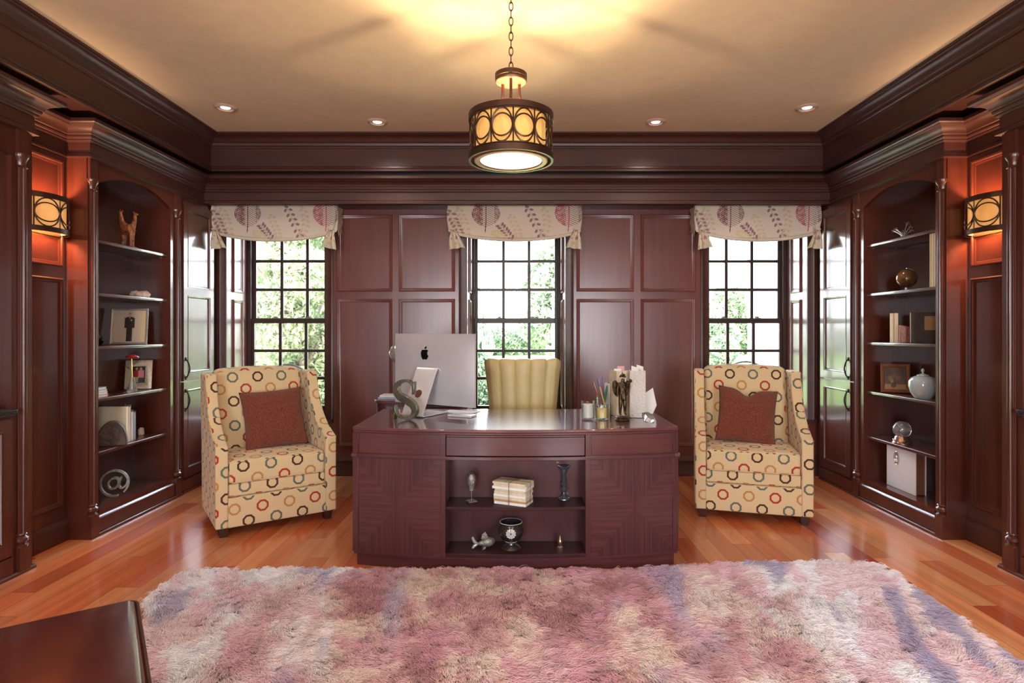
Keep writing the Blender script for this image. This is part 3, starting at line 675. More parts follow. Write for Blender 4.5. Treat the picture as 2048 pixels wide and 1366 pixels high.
    m = MB(); m.rbox((s * (2.60 + 2.913) / 2, (a0 + a1) / 2, 0.861), (0.157, (a1 - a0) / 2, 0.015), 0.006, 1)
    tag(m.build('countertop', MT['stone']), 'dark stone countertop edge on the %s hutch' % nm, 'countertop')
    # sconce
    sx, sy, sz0, sz1, R, D = s * 2.765, 3.425, 1.848, 2.068, 0.165, 0.115
    t = thing('wall_sconce', 'lit amber glass wall sconce with bronze rings on the %s wall' % nm, 'wall lamp', (sx, sy, 1.95), absolute=True)
    def arcp(a, r=1.0): return (sx - s * D * r * math.cos(a), sy + R * r * math.sin(a))
    def band(m, z0, z1, t0, t1):
        A = [-PI / 2 + PI * i / 32 for i in range(33)]
        v = []
        for a in A:
            for (r, z) in ((t0, z0), (t1, z0), (t1, z1), (t0, z1)): p = arcp(a, r); v.append((p[0], p[1], z))
        m.add(v, addface_grid(33, 4, closed_v=True) + [(0, 1, 2, 3), (131, 130, 129, 128)])
    m = MB(); band(m, sz0, sz0 + 0.03, 0.95, 1.0); band(m, sz1 - 0.03, sz1, 0.95, 1.0)
    m.box(min(sx, sx - s * .008), max(sx, sx - s * .008), sy - R, sy + R, sz0, sz1)
    m.build('frame', MT['bronze'], t)
    m = MB(); band(m, sz0 + 0.01, sz1 - 0.01, 0.86, 0.88); m.build('glass_shade', MT['amber_s'], t)
    m = MB(); zc = (sz0 + sz1) / 2; hh = (sz1 - sz0) / 2 - 0.03
    for ac in (-0.47, 0.47):
        for (ra, rz_) in ((0.45, hh), (0.45, hh * 0.66)):
            pts = []
            for i in range(28):
                th = 2 * PI * i / 28; p = arcp(ac + ra * math.cos(th), 0.975); pts.append((p[0], p[1], zc + rz_ * math.sin(th)))
            m.tube(pts, 0.004, 6, closed=True)
    for ab in (-0.94, 0, 0.94): p = arcp(ab, 0.975); m.tube([(p[0], p[1], sz0 + .02), (p[0], p[1], sz1 - .02)], 0.0035, 6)
    m.build('scrollwork', MT['bronze'], t)
    ld = bpy.data.lights.new('sconce_bulb', 'POINT'); ld.energy = 24.0; ld.color = (1.0, 0.58, 0.32); ld.shadow_soft_size = 0.03
    lo = bpy.data.objects.new('sconce_bulb', ld); COL.objects.link(lo); lo.parent = t; lo.location = (-s * 0.05, 0, 0.0)

# ---------------------------------------------------------------- recessed downlights
for (x, y, tx) in ((-2.08, 4.21, 'leftmost of the four round recessed downlights'), (-1.065, 4.5, 'recessed downlight left of the pendant, second from the left'),
                   (1.058, 4.5, 'recessed downlight right of the pendant, second from the right'), (2.07, 4.21, 'rightmost of the four round recessed downlights'),
                   (-1.3, 1.2, 'unseen downlight added for fill over the left end of the rug'), (1.3, 1.2, 'unseen downlight added for fill over the right end of the rug'), (-1.3, -0.9, 'unseen downlight added for fill by the added front windows, hutch side'), (1.3, -0.9, 'unseen downlight added for fill by the added front windows, opposite corner')):
    t = thing('downlight', tx, 'ceiling light', (x, y, CEIL), group='recessed ceiling downlights')
    m = MB(); m.lathe([(0.034, -0.001), (0.048, -0.004), (0.052, -0.012), (0.06, -0.014), (0.078, -0.004), (0.078, -0.0005)], n=32); m.build('trim_ring', MT['canring'], t)
    m = MB(); m.lathe([(0.0, -0.010), (0.02, -0.009), (0.032, -0.005), (0.034, -0.001)], n=24); m.build('bulb', MT['spot'], t)
    ld = bpy.data.lights.new('downlight_beam', 'SPOT'); ld.energy = 14 if y > 3 else 60; ld.color = (1.0, 0.92, 0.84); ld.spot_size = 2.3; ld.spot_blend = 0.8; ld.shadow_soft_size = 0.05  # stronger beams belong to the unseen downlights added as room fill
    lo = bpy.data.objects.new('downlight_beam', ld); COL.objects.link(lo); lo.parent = t; lo.location = (0, 0, -0.05)

# ---------------------------------------------------------------- pendant
PXc, PYc = PX(1022, 2.65), 2.65
PTOP = (CEIL - 2.024) / 0.9075
t = thing('pendant_light', 'bronze drum pendant with amber glass and circle scrollwork hanging on a chain', 'pendant lamp', (PXc, PYc, 2.024)); t.scale = (0.9075,) * 3
R = 0.21
m = MB()
m.lathe([(R - 0.006, 0.215), (R, 0.215), (R, 0.218), (R - 0.003, 0.22), (R, 0.222), (R, 0.25), (R - 0.006, 0.255), (R - 0.012, 0.255), (R - 0.012, 0.215), (R - 0.006, 0.215)], n=72)
m.lathe([(R - 0.006, 0.02), (R, 0.02), (R, 0.05), (R - 0.003, 0.052), (R, 0.054), (R, 0.058), (R - 0.012, 0.058), (R - 0.012, 0.02), (R - 0.006, 0.02)], n=72)
m.build('ring_frame', MT['bronze'], t)
m = MB(); rr = R - 0.008
for k in range(12):
    a0 = math.radians(-90 + 3.5 + 30 * k); m.tube([(rr * math.cos(a0), rr * math.sin(a0), 0.03), (rr * math.cos(a0), rr * math.sin(a0), 0.23)], 0.0042, 6)
    ac = a0 + math.radians(15); da = math.radians(14)
    for rz_ in (0.078, 0.052):
        m.tube([(rr * math.cos(ac + da * math.cos(th)), rr * math.sin(ac + da * math.cos(th)), 0.137 + rz_ * math.sin(th)) for th in [2 * PI * i / 32 for i in range(32)]], 0.0042, 6, closed=True)
m.build('scrollwork', MT['bronze'], t)
m = MB(); m.lathe([(0.176, 0.03), (0.176, 0.235), (0.172, 0.235), (0.172, 0.03), (0.176, 0.03)], n=8, a0=0.2, a1=0.2 + 2 * PI); m.build('glass_shade', MT['amber'], t, smooth=20)
m = MB(); m.lathe([(0.152, 0.022), (0.156, 0.018), (0.178, 0.018), (0.182, 0.022), (0.182, 0.03), (0.152, 0.03), (0.152, 0.022)], n=64)
for k in range(4):
    a = k * PI / 2 + 0.6; m.tube([(0.18 * math.cos(a), 0.18 * math.sin(a), 0.025), (0.202 * math.cos(a), 0.202 * math.sin(a), 0.03)], 0.006, 6)
m.build('diffuser_ring', MT['copper'], t)
m = MB(); m.lathe([(0.0, 0.018), (0.08, 0.019), (0.153, 0.024), (0.153, 0.028), (0, 0.028)], n=48); m.build('diffuser', MT['diffuser'], t)
m = MB(); m.lathe([(0, 0.413), (0.076, 0.413), (0.078, 0.416), (0.078, 0.426), (0.075, 0.428), (0.079, 0.43), (0.079, 0.452), (0.074, 0.456), (0, 0.458)], n=48)
cap = m.build('canopy', MT['bronze'], t)
m = MB(); m.lathe([(0, 0.4115), (0.073, 0.4115), (0.073, 0.413), (0, 0.413)], n=40); m.build('canopy_plate', MT['copper'], t)
for a in (-PI / 2, PI / 6, 5 * PI / 6):
    m = MB(); m.tube(smoothcurve([(0.048 * math.cos(a), 0.048 * math.sin(a), 0.412), (0.05 * math.cos(a), 0.05 * math.sin(a), 0.35), (0.08 * math.cos(a), 0.08 * math.sin(a), 0.27), (0.17 * math.cos(a), 0.17 * math.sin(a), 0.236), (0.2 * math.cos(a), 0.2 * math.sin(a), 0.236)], 6), 0.0075, 8)
    m.build('arm', MT['bronze'], t)
m = MB(); m.tube([(0.0, 0.0, 0.44), (0.0, 0.0, 0.47)], 0.008, 8)
z = 0.478; k = 0
while z < PTOP - 0.03:
    pts = []
    for i in range(16):
        th = 2 * PI * i / 16; a, b = 0.0095 * math.cos(th), 0.0225 * math.sin(th)
        pts.append((a, 0, z + 0.014 + b) if k % 2 == 0 else (0, a, z + 0.014 + b))
    m.tube(pts, 0.0028, 6, closed=True); z += 0.037; k += 1
m.lathe([(0, PTOP), (0.07, PTOP), (0.07, PTOP - 0.015), (0.02, PTOP - 0.035), (0, PTOP - 0.04)], n=32)
m.build('chain', MT['bronze'], t)
for k in range(3):
    a = PI / 2 + k * 2 * PI / 3; ld = bpy.data.lights.new('pendant_bulb', 'POINT'); ld.energy = 26; ld.color = (1.0, 0.74, 0.44); ld.shadow_soft_size = 0.012
    lo = bpy.data.objects.new('pendant_bulb', ld); COL.objects.link(lo); lo.parent = t; lo.location = (0.1 * math.cos(a), 0.1 * math.sin(a), 0.13)
# ================================================================ DESK
DX = -0.008; HW = 0.888
def yf(x): return 3.118 + 0.107 * (abs(x) / HW) ** 2
YBK = 3.95
t = thing('executive_desk', 'bow fronted reddish mahogany desk with open display shelves facing the rug', 'desk', (DX, 3.5, 0))
def L(y): return y - 3.5
def bow(m, x0, x1, z0, z1, off0, back, n=24, mi=0):
    """solid following the bowed front, off0 = how far behind the front line, back = depth or absolute y"""
    v = []
    for i in range(n + 1):
        x = x0 + (x1 - x0) * i / n; y = L(yf(x) + off0); yb_ = L(back) if back > 1 else y + back
        v += [(x, y, z0), (x, y, z1), (x, yb_, z1), (x, yb_, z0)]
    k = 4 * n
    m.add(v, addface_grid(n + 1, 4, closed_v=True) + [(0, 1, 2, 3), (k + 3, k + 2, k + 1, k)], mi)
m = MB(); bow(m, -HW, HW, 0.742, 0.760, -0.008, YBK, 40); m.build('desktop', MT['desk_top'], t, bevel=0.004)
m = MB()
bow(m, -HW + .006, HW - .006, 0.730, 0.742, -0.002, 0.03, 40)
bow(m, -HW - .004, HW + .004, 0.597, 0.615, -0.006, 0.03, 40)             # belt
m.box(-HW - .008, -HW + .02, L(yf(HW)) - .012, L(YBK), 0.597, 0.615); m.box(HW - .02, HW + .008, L(yf(HW)) - .012, L(YBK), 0.597, 0.615)
m.build('belt_moulding', MT['desk_h'], t, bevel=0.002)
for sgn, mt in ((-1, 'vL'), (1, 'vR')):
    a, b = sorted((sgn * 0.372, sgn * HW))
    m = MB(); bow(m, a, b, 0.08, 0.742, 0.004, YBK - 0.01)
    m.build('pedestal', MT[mt], t)
    m = MB()
    for (xa, xb) in ((sgn * 0.372, sgn * 0.40), (sgn * (HW - 0.03), sgn * (HW + 0.002))):
        a, b = sorted((xa, xb)); bow(m, a, b, 0.08, 0.597, -0.001, 0.02, 6); bow(m, a, b, 0.615, 0.73, -0.001, 0.02, 6)
    m.build('stile', MT['desk_wood'], t, bevel=0.001)
    a, b = sorted((sgn * 0.405, sgn * (HW - 0.034)))
    m = MB(); bow(m, a, b, 0.620, 0.727, 0.001, 0.02); m.build('side_drawer', MT['desk_h'], t, bevel=0.0015)
    a, b = sorted((sgn * 0.404, sgn * (HW - 0.034)))
    m = MB(); m.rbox((sgn * (HW + 0.003), L(3.6), 0.34), (0.003, 0.30, 0.22), 0.002, 1); m.build('end_panel', MT['desk_wood'], t)
m = MB(); bow(m, -0.368, 0.368, 0.620, 0.718, -0.001, 0.02); bow(m, -0.368, 0.368, 0.720, 0.729, -0.004, 0.02)
m.build('centre_drawer', MT['desk_h'], t, bevel=0.0015)
m = MB(); m.box(-0.372, 0.372, L(3.32), L(3.335), 0.08, 0.742); bow(m, -0.372, 0.372, 0.596, 0.60, 0.01, 3.33)
m.build('back_panel', MT['desk_wood'], t)
m = MB(); bow(m, -0.372, 0.372, 0.330, 0.348, 0.004, 3.32); m.build('shelf', MT['desk_shelf'], t, bevel=0.002)
m = MB(); bow(m, -0.372, 0.372, 0.080, 0.100, 0.0, 3.32); m.build('bottom_shelf', MT['desk_shelf'], t, bevel=0.002)
m = MB(); bow(m, -HW + 0.018, HW - 0.018, 0.0, 0.068, 0.022, YBK - 0.03, 40); bow(m, -HW + .004, HW - .004, 0.068, 0.080, 0.004, YBK - 0.02, 40)
m.build('plinth', MT['desk_h'], t)

# ================================================================ CREDENZA
t = thing('credenza', 'dark red rounded side cabinet behind the desk, under the mirror ball', 'cabinet', (-0.76, 4.72, 0), absolute=True)
poly = [(-0.36, 4.46)] + [(-0.36, 4.95), (-1.02, 4.95)] + [(-1.02 - 0.08 * math.sin(a), 4.87 + 0.08 * math.cos(a)) for a in (0.4, 0.8, 1.2, PI / 2)] + [(-1.10, 4.56)] + [(-1.0 - 0.10 * math.cos(a), 4.56 - 0.10 * math.sin(a)) for a in (0.4, 0.8, 1.2, PI / 2)]
m = MB(); m.prism(poly, 0.732, 0.757); m.build('top', MT['desk_top'], t, bevel=0.003)
cxm, cym = -0.73, 4.7
p2 = [(cxm + (x - cxm) * 0.965, cym + (y - cym) * 0.95) for x, y in poly]
m = MB(); m.prism(p2, 0.07, 0.732); m.prism([(cxm + (x - cxm) * 0.93, cym + (y - cym) * 0.9) for x, y in poly], 0.0, 0.07); m.build('body', MT['desk_wood'], t)
for k in range(2):
    m = MB(); m.box(-0.99 + 0.31 * k, -0.69 + 0.31 * k, 4.462, 4.476, 0.09, 0.71); d = m.build('door', MT['desk_wood'], t, bevel=0.002)
    m = MB(); m.lathe([(0, 0), (0.010, 0.004), (0.012, 0.012), (0, 0.018)], (-0.71 + 0.04 * k, 4.462, 0.5), 12, axis='y'); 
    for i, p in enumerate(m.v): m.v[i] = (p[0], 2 * 4.462 - p[1], p[2])
    h = m.build('knob', MT['bronze'], None); h.parent = d
    for v in h.data.vertices: v.co -= Vector(t.location)

# ================================================================ ARMCHAIRS
def armchair(loc, rz, label, uvo):
    t = thing('armchair', label, 'armchair', loc, rz, group='patterned armchairs beside the desk')
    W, T = 0.372, 0.072
    top = smoothcurve([(-0.372, 0.565), (-0.30, 0.588), (-0.19, 0.632), (-0.09, 0.695), (-0.01, 0.785), (0.045, 0.89), (0.085, 0.985)], 5)
    prof = [(-0.372, 0.06)] + [(p[0], p[1]) for p in top] + [(0.30, 0.985), (0.33, 0.96), (0.27, 0.5), (0.24, 0.06)]
    for sg in (-1, 1):
        m = MB(); x0, x1 = sorted((sg * W, sg * (W - T)))
        # inner face leans slightly inwards on top; build as prism then round it
        m.prism(prof, x0, x1, 'x')
        o = m.build('arm', MT['fabric'], t, uv=(uvo + sg * 0.04, 0.07), bevel=0.014)
        o.modifiers['bevel'].segments = 3
        q = MB(); pts = [(sg * W, p[0], p[1]) for p in prof[0:len(top) + 1]]
        q.tube([(sg * (W - 0.004), p[0] + 0.001, p[1] - 0.004) for p in prof[1:len(top) + 1]], 0.004, 6); w_ = q.build('welt', MT['fabric'], None, uv=(0.3, 0.2)); w_.parent = o
    def rake(x, y, z):
        k = (z - 0.40) / 0.6; return (x, y + 0.16 * k + 0.012 * (x / 0.3) ** 2, z + 0.012 * (1 - (x / 0.3) ** 2) * (z > 0.9))
    m = MB(); m.rbox((0, 0.135, 0.70), (W - T - 0.001, 0.075, 0.305), 0.045, 8, puff=(0, 0.02, 0.008), fn=rake)
    m.build('backrest', MT['fabric'], t, uv=(uvo, 0.02), smooth=60)
    m = MB(); m.box(-W + T, W - T, 0.19, 0.26, 0.06, 0.5); m.build('back_panel', MT['fabric'], t, uv=(uvo, 0.02))
    m = MB(); m.rbox((0, -0.115, 0.398), (W - T - 0.002, 0.245, 0.072), 0.022, 10, puff=(0, 0, 0.014))
    o = m.build('seat_cushion', MT['fabric'], t, uv=(uvo + 0.03, 0.045), smooth=60)
    q = MB(); a, b = W - T - 0.008, 0.239
    for z in (0.333, 0.463): q.tube([(-a, 0.12, z), (-a, -0.115 - b + 0.01, z), (-a + 0.01, -0.115 - b, z), (a - 0.01, -0.115 - b, z), (a, -0.115 - b + 0.01, z), (a, 0.12, z)], 0.004, 6)
    w_ = q.build('piping', MT['fabric'], None, uv=(0.2, 0.2)); w_.parent = o
    m = MB(); m.rbox((0, -0.13, 0.285), (W - T - 0.001, 0.222, 0.040), 0.012, 4); m.build('seat_deck', MT['fabric'], t, uv=(uvo + 0.02, 0.01))
    m = MB(); m.rbox((0, -0.15, 0.150), (W - T + 0.002, 0.218, 0.092), 0.008, 4); m.build('front_rail', MT['fabric'], t, uv=(uvo, 0.06))
    for (x, y) in ((-W + 0.05, -0.325), (W - 0.05, -0.325), (-W + 0.05, 0.19), (W - 0.05, 0.19)):
        m = MB(); v = []
        for (z, h) in ((0.0, 0.022), (0.062, 0.03)): v += [(x - h, y - h, z), (x + h, y - h, z), (x + h, y + h, z), (x - h, y + h, z)]
        m.add(v, [(0, 1, 2, 3), (4, 5, 6, 7), (0, 1, 5, 4), (1, 2, 6, 5), (2, 3, 7, 6), (3, 0, 4, 7)]); m.build('leg', MT['leg_wood'], t, bevel=0.002)
    return t
# front left corner / front right corner seen on the floor fix the pose
def chairpose(cl, ang): # cl: world xy of front left corner (x=-0.372,y=-0.372 local)
    c, s_ = math.cos(ang), math.sin(ang); x, y = -0.372, -0.372
    return (cl[0] - (c * x - s_ * y), cl[1] - (s_ * x + c * y), 0)
aL, aR = math.radians(35), math.radians(-16)
pL, pR = chairpose((-1.845, 3.61), aL), chairpose((1.225, 4.06), aR)
armchair(pL, aL, 'cream armchair with coloured octagon rings, left of the desk below the leafy window', 0.0)
armchair(pR, aR, 'cream armchair with coloured octagon rings, right of the desk near the tall white album', 0.09)
def pillow(loc, rot, a, label, dog):
    m = MB(); N = 26; 
    for sg in (-1, 1):
        v = []
        for i in range(N + 1):
            for j in range(N + 1):
                u, w_ = -1 + 2 * i / N, -1 + 2 * j / N
                th = 0.075 * ((1 - abs(u) ** 2.6) * (1 - abs(w_) ** 2.6)) ** 0.55
                px_ = u * a * (1 - 0.07 * (1 - w_ * w_)) ; pz_ = w_ * a * (1 - 0.06 * (1 - u * u))
                if w_ > 0: pz_ -= dog * 0.05 * math.exp(-(u / 0.28) ** 2) * w_ ** 2
                v.append((px_, sg * th, pz_))
        m.add(v, addface_grid(N + 1, N + 1))
    o = m.build('throw_pillow', MT['plush'], None, smooth=80)
    bm = bmesh.new(); bm.from_mesh(o.data); bmesh.ops.remove_doubles(bm, verts=bm.verts, dist=0.0005); bmesh.ops.recalc_face_normals(bm, faces=bm.faces); bm.to_mesh(o.data); bm.free()
    o.location = loc; o.rotation_euler = rot
    tag(o, label, 'cushion', 'rust coloured throw pillows')
    return o
def onchair(p, ang, x, y, z): c, s_ = math.cos(ang), math.sin(ang); return (p[0] + c * x - s_ * y, p[1] + s_ * x + c * y, z)
pillow(onchair(pL, aL, 0.045, -0.035, 0.672), (math.radians(-19), math.radians(-3), aL), 0.208, 'square rust plush pillow on the left octagon-patterned armchair', 0)
pillow(onchair(pR, aR, -0.01, -0.035, 0.668), (math.radians(-19), math.radians(5), aR), 0.205, 'rust plush pillow with a dented top on the right octagon-patterned armchair', 1)

# ================================================================ DESK CHAIR
t = thing('desk_chair', 'cream leather desk chair with vertical channel tufting, behind the desk', 'office chair', (PX(1046, 4.33), 4.33, 0))
m = MB(); NU = 80; v = []
loop = smoothcurve([(-0.02, 0.50), (-0.025, 0.70), (-0.035, 0.90), (-0.045, 1.02), (-0.02, 1.065), (0.03, 1.07), (0.07, 1.04), (0.07, 0.9), (0.06, 0.7), (0.05, 0.5)], 4)
for i in range(NU + 1):
    u = -1 + 2 * i / NU
    g = abs(math.sin(2.5 * PI * (u + 1) * 1.0 + 0.0)) ** 0.45
    for (y, z) in loop:
        hw = 0.235 + 0.045 * (z - 0.5) / 0.55 + 0.006 * (z > 1.0)
        edge = 0.05 * max(0, abs(u) - 0.86) / 0.14
        yy = y + (-(0.024 * g) if y < 0 else 0.0) + 0.05 * u * u + edge * (1 if y < 0 else -0.3)
        v.append((u * hw, yy, z + (0.010 * g if z > 1.0 else 0) - 0.018 * max(0, abs(u) - 0.85) / 0.15 * (z > 0.98)))
m.add(v, addface_grid(NU + 1, len(loop), closed_v=True) + [tuple(range(len(loop))), tuple(range((NU + 1) * len(loop) - 1, NU * len(loop) - 1, -1))])
m.build('backrest', MT['cream_leather'], t, smooth=70)
m = MB(); m.rbox((0, -0.16, 0.47), (0.25, 0.24, 0.055), 0.04, 6, puff=(0, 0, 0.015)); m.build('seat', MT['cream_leather'], t, smooth=70)
for sg in (-1, 1):
    m = MB(); m.tube(smoothcurve([(sg * 0.23, 0.03, 0.62), (sg * 0.285, -0.05, 0.68), (sg * 0.29, -0.2, 0.68), (sg * 0.27, -0.26, 0.6), (sg * 0.24, -0.22, 0.47)], 6), 0.02, 10); m.build('armrest', MT['cream_leather'], t)
m = MB(); m.lathe([(0, 0.42), (0.09, 0.41), (0.03, 0.39), (0.028, 0.12), (0.045, 0.10), (0.045, 0.07), (0, 0.07)], (0, -0.12, 0), 20)
for k in range(5):
    a = k * 2 * PI / 5 + 0.3; m.tube([(0.03 * math.cos(a), -0.12 + 0.03 * math.sin(a), 0.09), (0.27 * math.cos(a), -0.12 + 0.27 * math.sin(a), 0.065)], [0.02, 0.014], 8)
m.build('base', MT['leg_wood'], t)
for k in range(5):
    a = k * 2 * PI / 5 + 0.3; m = MB(); m.lathe([(0, -0.012), (0.024, -0.012), (0.026, -0.006), (0.026, 0.006), (0.024, 0.012), (0, 0.012)], (0.27 * math.cos(a), -0.12 + 0.27 * math.sin(a), 0.026), 16, axis='y')
    m.tube([(0.27 * math.cos(a), -0.12 + 0.27 * math.sin(a), 0.03), (0.27 * math.cos(a), -0.12 + 0.27 * math.sin(a), 0.065)], 0.006, 6); m.build('caster', MT['iron'], t)

# ================================================================ LEATHER OTTOMAN
t = thing('leather_ottoman', 'dark brown leather ottoman with welted edges beside the fur rug', 'ottoman', (-1.16, 1.175, 0.02), math.radians(35.5))
# local x/y half sizes; far right corner near (-1.14, 1.77)
m = MB(); m.rbox((0, 0, 0.31), (0.36, 0.48, 0.125), 0.03, 8); o = m.build('body', MT['brown_leather'], t, smooth=60)
m = MB(); m.rbox((0, 0, 0.435), (0.362, 0.482, 0.03), 0.028, 8, puff=(0, 0, 0.012)); o = m.build('cushion', MT['brown_leather'], t, smooth=60)
q = MB(); pts = []
for (cx_, cy_, a0) in ((0.33, 0.45, 0), (-0.33, 0.45, 90), (-0.33, -0.45, 180), (0.33, -0.45, 270)):
    for k in range(5): a = math.radians(a0 + 90 * k / 4); pts.append((cx_ + 0.032 * math.cos(a), cy_ + 0.032 * math.sin(a), 0.452))
q.tube(pts, 0.0045, 6, closed=True); q.tube([(p[0], p[1], 0.408) for p in pts], 0.0045, 6, closed=True); w_ = q.build('welt', MT['leg_wood'], None); w_.parent = o
for (x, y) in ((-0.31, -0.43), (0.31, -0.43), (-0.31, 0.43), (0.31, 0.43)):
    m = MB(); m.lathe([(0, 0), (0.02, 0), (0.03, 0.19), (0, 0.19)], (x, y, 0), 12); m.build('leg', MT['leg_wood'], t)

# ================================================================ VALANCES
def paint_valance():
    """dense sheet, width 1.09 m, centre x=0; returns verts, colours, faces"""
    NX, NZ = 560, 210; V = []; C = []
    W_ = 1.08; TOP = 2.385
    bg_ = np.array(srgb(206, 194, 178)[:3])
    def px2(cx, cy): return ((cx - 997) * 0.000588, TOP - 0.03 - (cy - 60) * 0.000588)   # crop px -> metres
    big = [(600, 175, 198, 185, (srgb(128, 52, 66)[:3]), (srgb(84, 34, 48)[:3])), (1752, 165, 198, 190, (srgb(196, 70, 100)[:3]), (srgb(84, 44, 60)[:3]))]
    sprays = [((1170, 70), (1235, 200), (1300, 340), (1372, 500), srgb(118, 78, 92)[:3], 26, 1.0), ((960, 545), (900, 470), (850, 400), (790, 330), srgb(118, 74, 90)[:3], 25, 1.0),
              ((940, 190), (985, 300), (1040, 420), (1060, 520), srgb(186, 168, 120)[:3], 24, 0.8), ((1400, 80), (1440, 210), (1445, 350), (1400, 480), srgb(184, 162, 116)[:3], 26, 0.8),
              ((210, 90), (260, 200), (310, 320), (330, 470), srgb(180, 160, 116)[:3], 26, 0.8), ((110, 130), (160, 260), (200, 360), (240, 460), srgb(140, 104, 96)[:3], 26, 0.9), ((700, 430), (760, 470), (820, 510), (860, 560), srgb(196, 180, 110)[:3], 24, 0.8)]
    leaves = []
    for (p0, p1, p2, p3, col, r, al) in sprays:
        P = smoothcurve([(p[0], p[1], 0) for p in (p0, p1, p2, p3)], 2)
        for i, p in enumerate(P):
            d = (p3[0] - p0[0], p3[1] - p0[1]); ln = math.hypot(*d); d = (d[0] / ln, d[1] / ln)
            for sg in (-1, 1):
                if i == 0 and sg > 0: continue
                off = 36 if i else 0
                leaves.append((p[0] - sg * d[1] * off - d[0] * 10 * (sg + 1), p[1] + sg * d[0] * off - d[1] * 10 * (sg + 1), math.atan2(d[1], d[0]) + sg * 0.9, r, col, al))
    XS = np.linspace(-W_ / 2, W_ / 2, NX + 1); u = XS / (W_ / 2)
    zb = 2.055 + 0.075 * np.abs(u) ** 2.2
    X = np.repeat(XS[:, None], NZ + 1, 1); tt = np.linspace(0, 1, NZ + 1)[None, :]
    Z = TOP + (zb[:, None] - TOP) * tt
    cxp = X / 0.000588 + 997; cyp = (TOP - 0.03 - Z) / 0.000588 + 60
    col = np.tile(bg_, (NX + 1, NZ + 1, 1))
    rng = np.random.RandomState(3)
    n1 = np.sin(cxp * 0.035 + np.sin(cyp * 0.05) * 1.6) * np.sin(cyp * 0.043 + np.sin(cxp * 0.03) * 2)
    for (bx, by, rx, ry, c1, c2) in big:
        dx = (cxp - bx) / rx; dy = (cyp - by) / ry; d = dx * dx * (1 + 0.25 * np.maximum(dy, 0)) + dy * dy; ins = d < 1
        side = dx < 0
        fill = ins & (np.sin(cxp * 0.21 + cyp * 0.13) * np.sin(cyp * 0.17 - cxp * 0.05) + n1 * 0.6 > -0.3) & (dx < -0.22)
        fillr = ins & (dx > 0.6) & (np.sin(cxp * 0.3 + cyp * 0.4) + n1 > 0.1)
        vein = ins & (np.abs(((cyp - 0.55 * np.abs(cxp - bx)) % 30) - 15) < 4.2) 
        stem = (np.abs(cxp - (bx - 0.12 * np.maximum(cyp - by - 120, 0) * 0.6)) < 6) & (cyp < by + 265)
        col[fill] = np.array(c1) * 0.85 + bg_ * 0.15; col[fillr] = np.array(c2) * 0.8 + bg_ * 0.2; col[vein & ~fill] = np.array(c2) * 0.85 + bg_ * 0.15; col[vein & fill] = np.array(c2); col[stem] = c2 if bx < 1000 else c1
    for (lx, ly, an, r, c, al) in leaves:
        ca, sa = math.cos(an), math.sin(an); a = (cxp - lx) * ca + (cyp - ly) * sa; b = -(cxp - lx) * sa + (cyp - ly) * ca
        ins = (a / (r * 1.15)) ** 2 + (np.abs(b) / (r * 0.7)) ** 1.7 < 1; col[ins] = np.array(c) * (0.82 if al > 0.85 else 0.55) + bg_ * (0.18 if al > 0.85 else 0.45)
    for (p0, p1, p2, p3, c, r, al) in sprays:
        P = smoothcurve([(p[0], p[1], 0) for p in (p0, p1, p2, p3)], 12)
        for p in P:
            ins = (cxp - p[0]) ** 2 + (cyp - p[1]) ** 2 < 16; col[ins] = np.array(c) * al * 0.8 + bg_ * (1 - al * 0.8)
    # relief: gathered ends, a fold rolling at the hem
    U = X / (W_ / 2)
    Y = -0.012 * np.cos(U * 5) * tt + 0.010 * np.sin(np.abs(U) * 60 + tt * 4) * np.clip((np.abs(U) - 0.86) / 0.14, 0, 1) * (0.4 + tt)
    Y = Y - 0.03 * np.clip((tt - 0.9) / 0.1, 0, 1) * np.sin(np.clip((tt - 0.9) / 0.1, 0, 1) * PI * 0.7)
    xk = 1 + 0.02 * np.sin(tt * PI * 1.1) * (np.abs(U) > 0.9) - 0.0
    V = np.stack([X * xk, Y, Z], -1).reshape(-1, 3); return V, col.reshape(-1, 3), addface_grid(NX + 1, NZ + 1), zb, XS
VV, VC, VF, zb, XS = paint_valance()
def colmesh(name, V, C, Fc, mat):
    me = bpy.data.meshes.new(name); me.from_pydata([tuple(p) for p in V], [], Fc); me.materials.append(mat)
    a = me.color_attributes.new('Col', 'FLOAT_COLOR', 'POINT'); c4 = np.ones((len(V), 4), 'f'); c4[:, :3] = C; a.data.foreach_set('color', c4.ravel())
    me.polygons.foreach_set('use_smooth', [True] * len(me.polygons)); return me
me_front = colmesh('front_panel', VV, VC, VF, MT['attr'])
